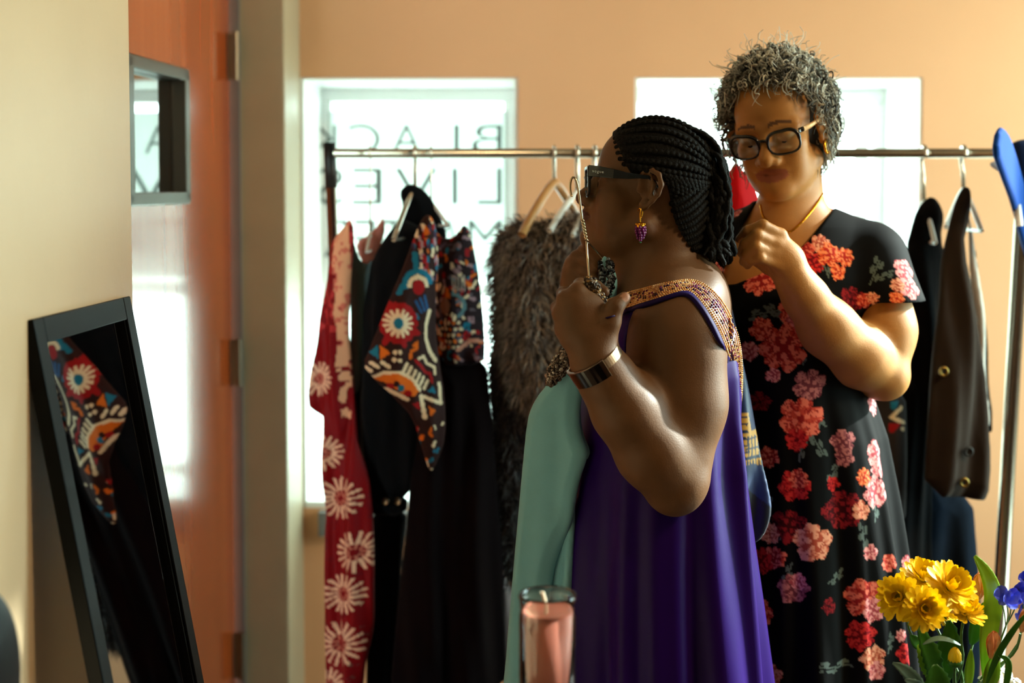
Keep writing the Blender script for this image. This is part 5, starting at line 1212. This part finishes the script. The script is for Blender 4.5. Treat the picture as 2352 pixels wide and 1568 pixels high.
def place(name, me, parent, M):
    o = bpy.data.objects.new(name, me); COL.objects.link(o); o.parent = parent; o.matrix_parent_inverse = Matrix.Translation(-Vector(parent.location)); o.matrix_basis = M; return o
def frame_to(n, c):
    n = Vector(tuple(n)).normalized(); a = Vector((0,0,1)) if abs(n.z) < .9 else Vector((1,0,0)); x = a.cross(n).normalized(); y = n.cross(x)
    return Matrix(((x.x, y.x, n.x, c[0]), (x.y, y.y, n.y, c[1]), (x.z, y.z, n.z, c[2]), (0,0,0,1)))
vm = np.array([vx, YF_, .69])
def stem(parent, c, n, rad=.0022, mid=None, m=None):
    c = np.array(c); n = np.array(n, float); n /= np.linalg.norm(n); j = np.array([random.uniform(-.03,.03), random.uniform(-.03,.03), 0])
    b = MB(); b.tube(spline([c-n*.004, c-n*.03+np.array([0,0,-.012]), (mid if mid is not None else (c*.45+vm*.55)+np.array([0,0,.0])), vm+j, np.array([vx, YF_, .53])+j*.6], 24), rad, 7); return b.build('stem', m or M_stem, parent, True)
r = random.Random(12)
def mum(label, px, py, Y, n, sc, disc=True, mid=None):
    c = at(px, py, Y); t = thing('chrysanthemum', label, 'flower', c, 'yellow chrysanthemums in the bouquet'); B_ = frame_to(n, c)
    for ring, (cnt, me, tilt, r0) in enumerate(((21, PM[0], .06, .006), (18, PM[1], .34, .0055), (13, PM[1], .72, .005), (9, PM[2], 1.0, .004))):
        for k in range(cnt):
            a = 2*math.pi*(k+.5*ring)/cnt+r.uniform(-.09,.09); ti = tilt+r.uniform(-.12,.12)
            place('petal', me, t, B_ @ Matrix.Rotation(a, 4, 'Z') @ Matrix.Translation((r0, 0, .001*ring)) @ Matrix.Rotation(-ti, 4, 'Y') @ Matrix.Scale(sc*r.uniform(.9,1.08), 4))
    if disc:
        b = MB(); b.sphere((0,0,0), 1, 14, 8, (.0085*sc,.0085*sc,.004*sc)); me = meshpy('disc', b.V, b.F, True); me.materials.append(M_eyeg); place('disc', me, t, B_ @ Matrix.Translation((0,0,.003)))
    b = MB(); b.sphere((0,0,-.004), 1, 12, 6, (.010*sc,.010*sc,.006*sc)); me = meshpy('calyx', b.V, b.F, True); me.materials.append(M_leaf); place('calyx', me, t, B_)
    stem(t, np.array(c), n, mid=mid); return t
mum('yellow chrysanthemum farthest left in the bouquet, facing left', 2066, 1372, 2.17, (-.45,-.75,.35), .98, mid=at(2092,1470,2.18))
mum('yellow chrysanthemum at the top middle of the bouquet, partly hidden', 2122, 1330, 2.23, (-.1,-.55,.8), 1.0)
mum('large full yellow chrysanthemum at the upper right of the yellow cluster', 2180, 1350, 2.18, (.25,-.7,.6), 1.15, False)
mum('yellow chrysanthemum lowest in front with dark centre showing', 2122, 1398, 2.14, (-.02,-.92,.30), .92, mid=at(2136,1480,2.17))
mum('small yellow chrysanthemum at the right of the cluster seen from the side', 2218, 1408, 2.17, (.15,-.35,.85), .82)
mum('small yellow chrysanthemum peeking below the front bloom', 2168, 1402, 2.21, (.25,-.5,.2), .62)
bd_ = thing('chrysanthemum_bud', 'half open yellow bud below the chrysanthemums', 'flower', at(2193,1512,2.15)); Bm = frame_to((-.05,-.2,1), at(2193,1512,2.15))
for ring in range(3):
    for k in range(12): place('petal', PM[2], bd_, Bm @ Matrix.Rotation(2*math.pi*(k+.5*ring)/12, 4, 'Z') @ Matrix.Translation((.010-.003*ring,0,-.004)) @ Matrix.Rotation(-1.35, 4, 'Y') @ Matrix.Scale(1.05, 4))
b = MB(); b.sphere((0,0,-.006), 1, 12, 6, (.012,.012,.008)); me = meshpy('calyx', b.V, b.F, True); me.materials.append(M_leaf); place('calyx', me, bd_, Bm); stem(bd_, at(2193,1520,2.15), (0,0,1))
# orange alstroemeria
M_or = mat('orange_petal', (224,120,56), .45, rgb2=(242,176,130), scale=30)
PO = petal_mesh('orange_petal', .042, .020, .25, m=M_or, curl=.15)
for lab, px, py, Y, n, sc in (('orange lily flower behind the tall leaf', 2246, 1378, 2.24, (0,-.2,1), 1.05), ('closed orange lily bud low in the bouquet', 2276, 1512, 2.16, (.05,-.15,1), .98), ('orange lily flower at the right edge of the frame', 2346, 1450, 2.18, (.1,-.4,.9), 1.0), ('pale orange lily flower behind the blue blossoms', 2344, 1398, 2.24, (-.1,-.5,.8), .8)):
    c = at(px, py, Y); t = thing('orange_lily', lab, 'flower', c, 'orange lilies in the bouquet'); B_ = frame_to(n, c)
    for k in range(6): place('petal', PO, t, B_ @ Matrix.Rotation(k*math.pi/3, 4, 'Z') @ Matrix.Translation((.003,0,0)) @ Matrix.Rotation(-1.18-.1*(k % 2), 4, 'Y') @ Matrix.Scale(sc, 4))
    stem(t, np.array(c), n)
# blue delphinium sprays
M_bl = mat('blue_petal', (50,74,206), .5, rgb2=(120,130,235), scale=45); PB = petal_mesh('blue_petal', .017, .014, .25, m=M_bl)
for lab, px, py, Y, blooms in (('spray of blue delphinium blossoms at the right edge', 2300, 1560, 2.19, ((2296,1372,2.18),(2322,1368,2.2),(2340,1352,2.21),(2350,1330,2.22),(2312,1384,2.17))), ('second blue delphinium stem, touching the frame edge', 2330, 1560, 2.22, ((2350,1382,2.2),(2348,1410,2.21)))):
    base = vm; t = thing('delphinium', lab, 'flower', at(blooms[0][0], blooms[0][1], blooms[0][2]), 'blue delphiniums in the bouquet')
    hub = at(blooms[1][0]-12, blooms[1][1]+70, Y)
    b = MB(); b.tube(spline([hub, (hub+vm)/2+np.array([.01,0,0]), vm, (vx, YF_, .54)], 16), .0016, 6); b.build('stem', M_stem, t, True)
    for (x, y, Yb) in blooms:
        c = at(x, y, Yb); B_ = frame_to((r.uniform(-.6,.4), -.7, r.uniform(-.1,.6)), c)
        for k in range(5): place('petal', PB, t, B_ @ Matrix.Rotation(k*2*math.pi/5, 4, 'Z') @ Matrix.Rotation(-r.uniform(.2,.7), 4, 'Y') @ Matrix.Scale(r.uniform(.85,1.15), 4))
        b = MB(); b.tube(spline([c, c*.6+hub*.4+np.array([.004,0,-.006]), hub], 8), .0010, 5); b.build('pedicel', M_stem, t, True)
# leaves
def leaf(label, pts, W, m, name='leaf', n_=None, fold=.25, serr=0, grp='leaves in the bouquet'):
    P = spline([at(*p) for p in pts], 18); V_ = []; Fc = []; K_ = 18
    for i in range(K_):
        t = i/(K_-1); tg_ = P[min(i+1, K_-1)]-P[max(i-1, 0)]; tg_ /= np.linalg.norm(tg_); sd = np.cross(tg_, n_ if n_ is not None else np.array([.15,-1,.1])); sd /= np.linalg.norm(sd); up = np.cross(sd, tg_)
        w_ = W*math.sin(math.pi*min(1, t*.94+.03))**.75*(1+serr*(i % 2)*.5)
        for s in (-1, -.5, 0, .5, 1): V_.append(P[i]+sd*w_*s+up*fold*w_*abs(s))
    for i in range(K_-1):
        for j in range(4): Fc.append((i*5+j, (i+1)*5+j, (i+1)*5+j+1, i*5+j+1))
    me = meshpy(name, V_, Fc, True); o = obj(name, me, m); md = o.modifiers.new('t', 'SOLIDIFY'); md.thickness = .0006
    tag(o, label, 'leaf', grp); return o
leaf('tall bright green curled leaf rising above the yellow flowers', [(2262,1568,2.19),(2268,1440,2.19),(2282,1372,2.19),(2268,1320,2.19),(2238,1276,2.18)], .0165, M_leafl)
leaf('broad green leaf behind the small right chrysanthemum', [(2230,1480,2.21),(2248,1430,2.21),(2258,1400,2.21),(2270,1378,2.21)], .016, M_leaf)
leaf('long bright leaf standing at the middle of the stems', [(2222,1590,2.18),(2226,1530,2.18),(2230,1490,2.18)], .008, M_leafl)
leaf('bright leaf hanging by the lily bud', [(2268,1590,2.17),(2276,1540,2.16),(2286,1500,2.16)], .014, M_leafl)
leaf('slender leaf reaching to the right edge', [(2262,1580,2.16),(2290,1500,2.15),(2330,1440,2.14),(2365,1400,2.14)], .006, M_leaf)
leaf('narrow drooping leaf under the white blossom', [(2292,1505,2.15),(2315,1512,2.15),(2316,1540,2.15),(2306,1590,2.15)], .006, M_leaf)
leaf('serrated dark leaf below the front chrysanthemum', [(2148,1580,2.17),(2144,1520,2.16),(2122,1468,2.15),(2110,1440,2.15)], .014, M_leaf, serr=.5)
leaf('serrated leaf right of the front stem', [(2160,1580,2.19),(2172,1500,2.19),(2182,1450,2.19),(2178,1424,2.19)], .018, M_leaf, serr=.5)
leaf('small serrated leaf left of the bud', [(2140,1560,2.17),(2125,1510,2.16),(2108,1480,2.16)], .012, M_leafl, serr=.5)
leaf('broad dark serrated leaf at the bottom', [(2148,1620,2.14),(2150,1560,2.13),(2146,1525,2.13)], .02, M_leaf, serr=.4)
leaf('curved silver grey leaf across the stems', [(2120,1480,2.13),(2150,1466,2.13),(2180,1470,2.13),(2206,1482,2.13)], .006, M_leafd, n_=np.array([0,-.4,1]))
leaf('silver grey leaf at the lower left of the bouquet', [(2130,1590,2.15),(2090,1550,2.14),(2070,1532,2.13),(2050,1522,2.13)], .010, M_leafd, serr=.3)
leaf('second silver grey leaf lowest on the left', [(2140,1610,2.15),(2110,1576,2.14),(2078,1560,2.13)], .009, M_leafd, serr=.3)
leaf('green leaf beside the left stem', [(2120,1492,2.17),(2104,1474,2.165),(2090,1458,2.16)], .009, M_leaf)
# white filler blossoms
M_wp = mat('white_petal', (238,240,236), .5)
for lab, px, py, sc in (('white cap shaped filler blossom above the smaller ones', 2300, 1540, 1.0), ('small white filler blossom at the lower left', 2262, 1556, .6), ('small white filler blossom at the lower right', 2330, 1560, .6)):
    c = at(px, py, 2.2); t = thing('white_blossom', lab, 'flower', c, 'white filler blossoms'); PW = petal_mesh('white_petal', .018*sc, .014*sc, .1, m=M_wp, curl=-.3)
    for k in range(7): place('petal', PW, t, frame_to((0,-.15,1), c) @ Matrix.Rotation(k*2*math.pi/7, 4, 'Z') @ Matrix.Rotation(.05, 4, 'Y'))
    b = MB(); b.tube(spline([np.array(c), (np.array(c)+vm)/2, vm+np.array([0,.02,-.1])], 10), .0016*sc+.0006, 6); b.build('stem', mat('pale_stem', (190,150,100), .6), t, True)
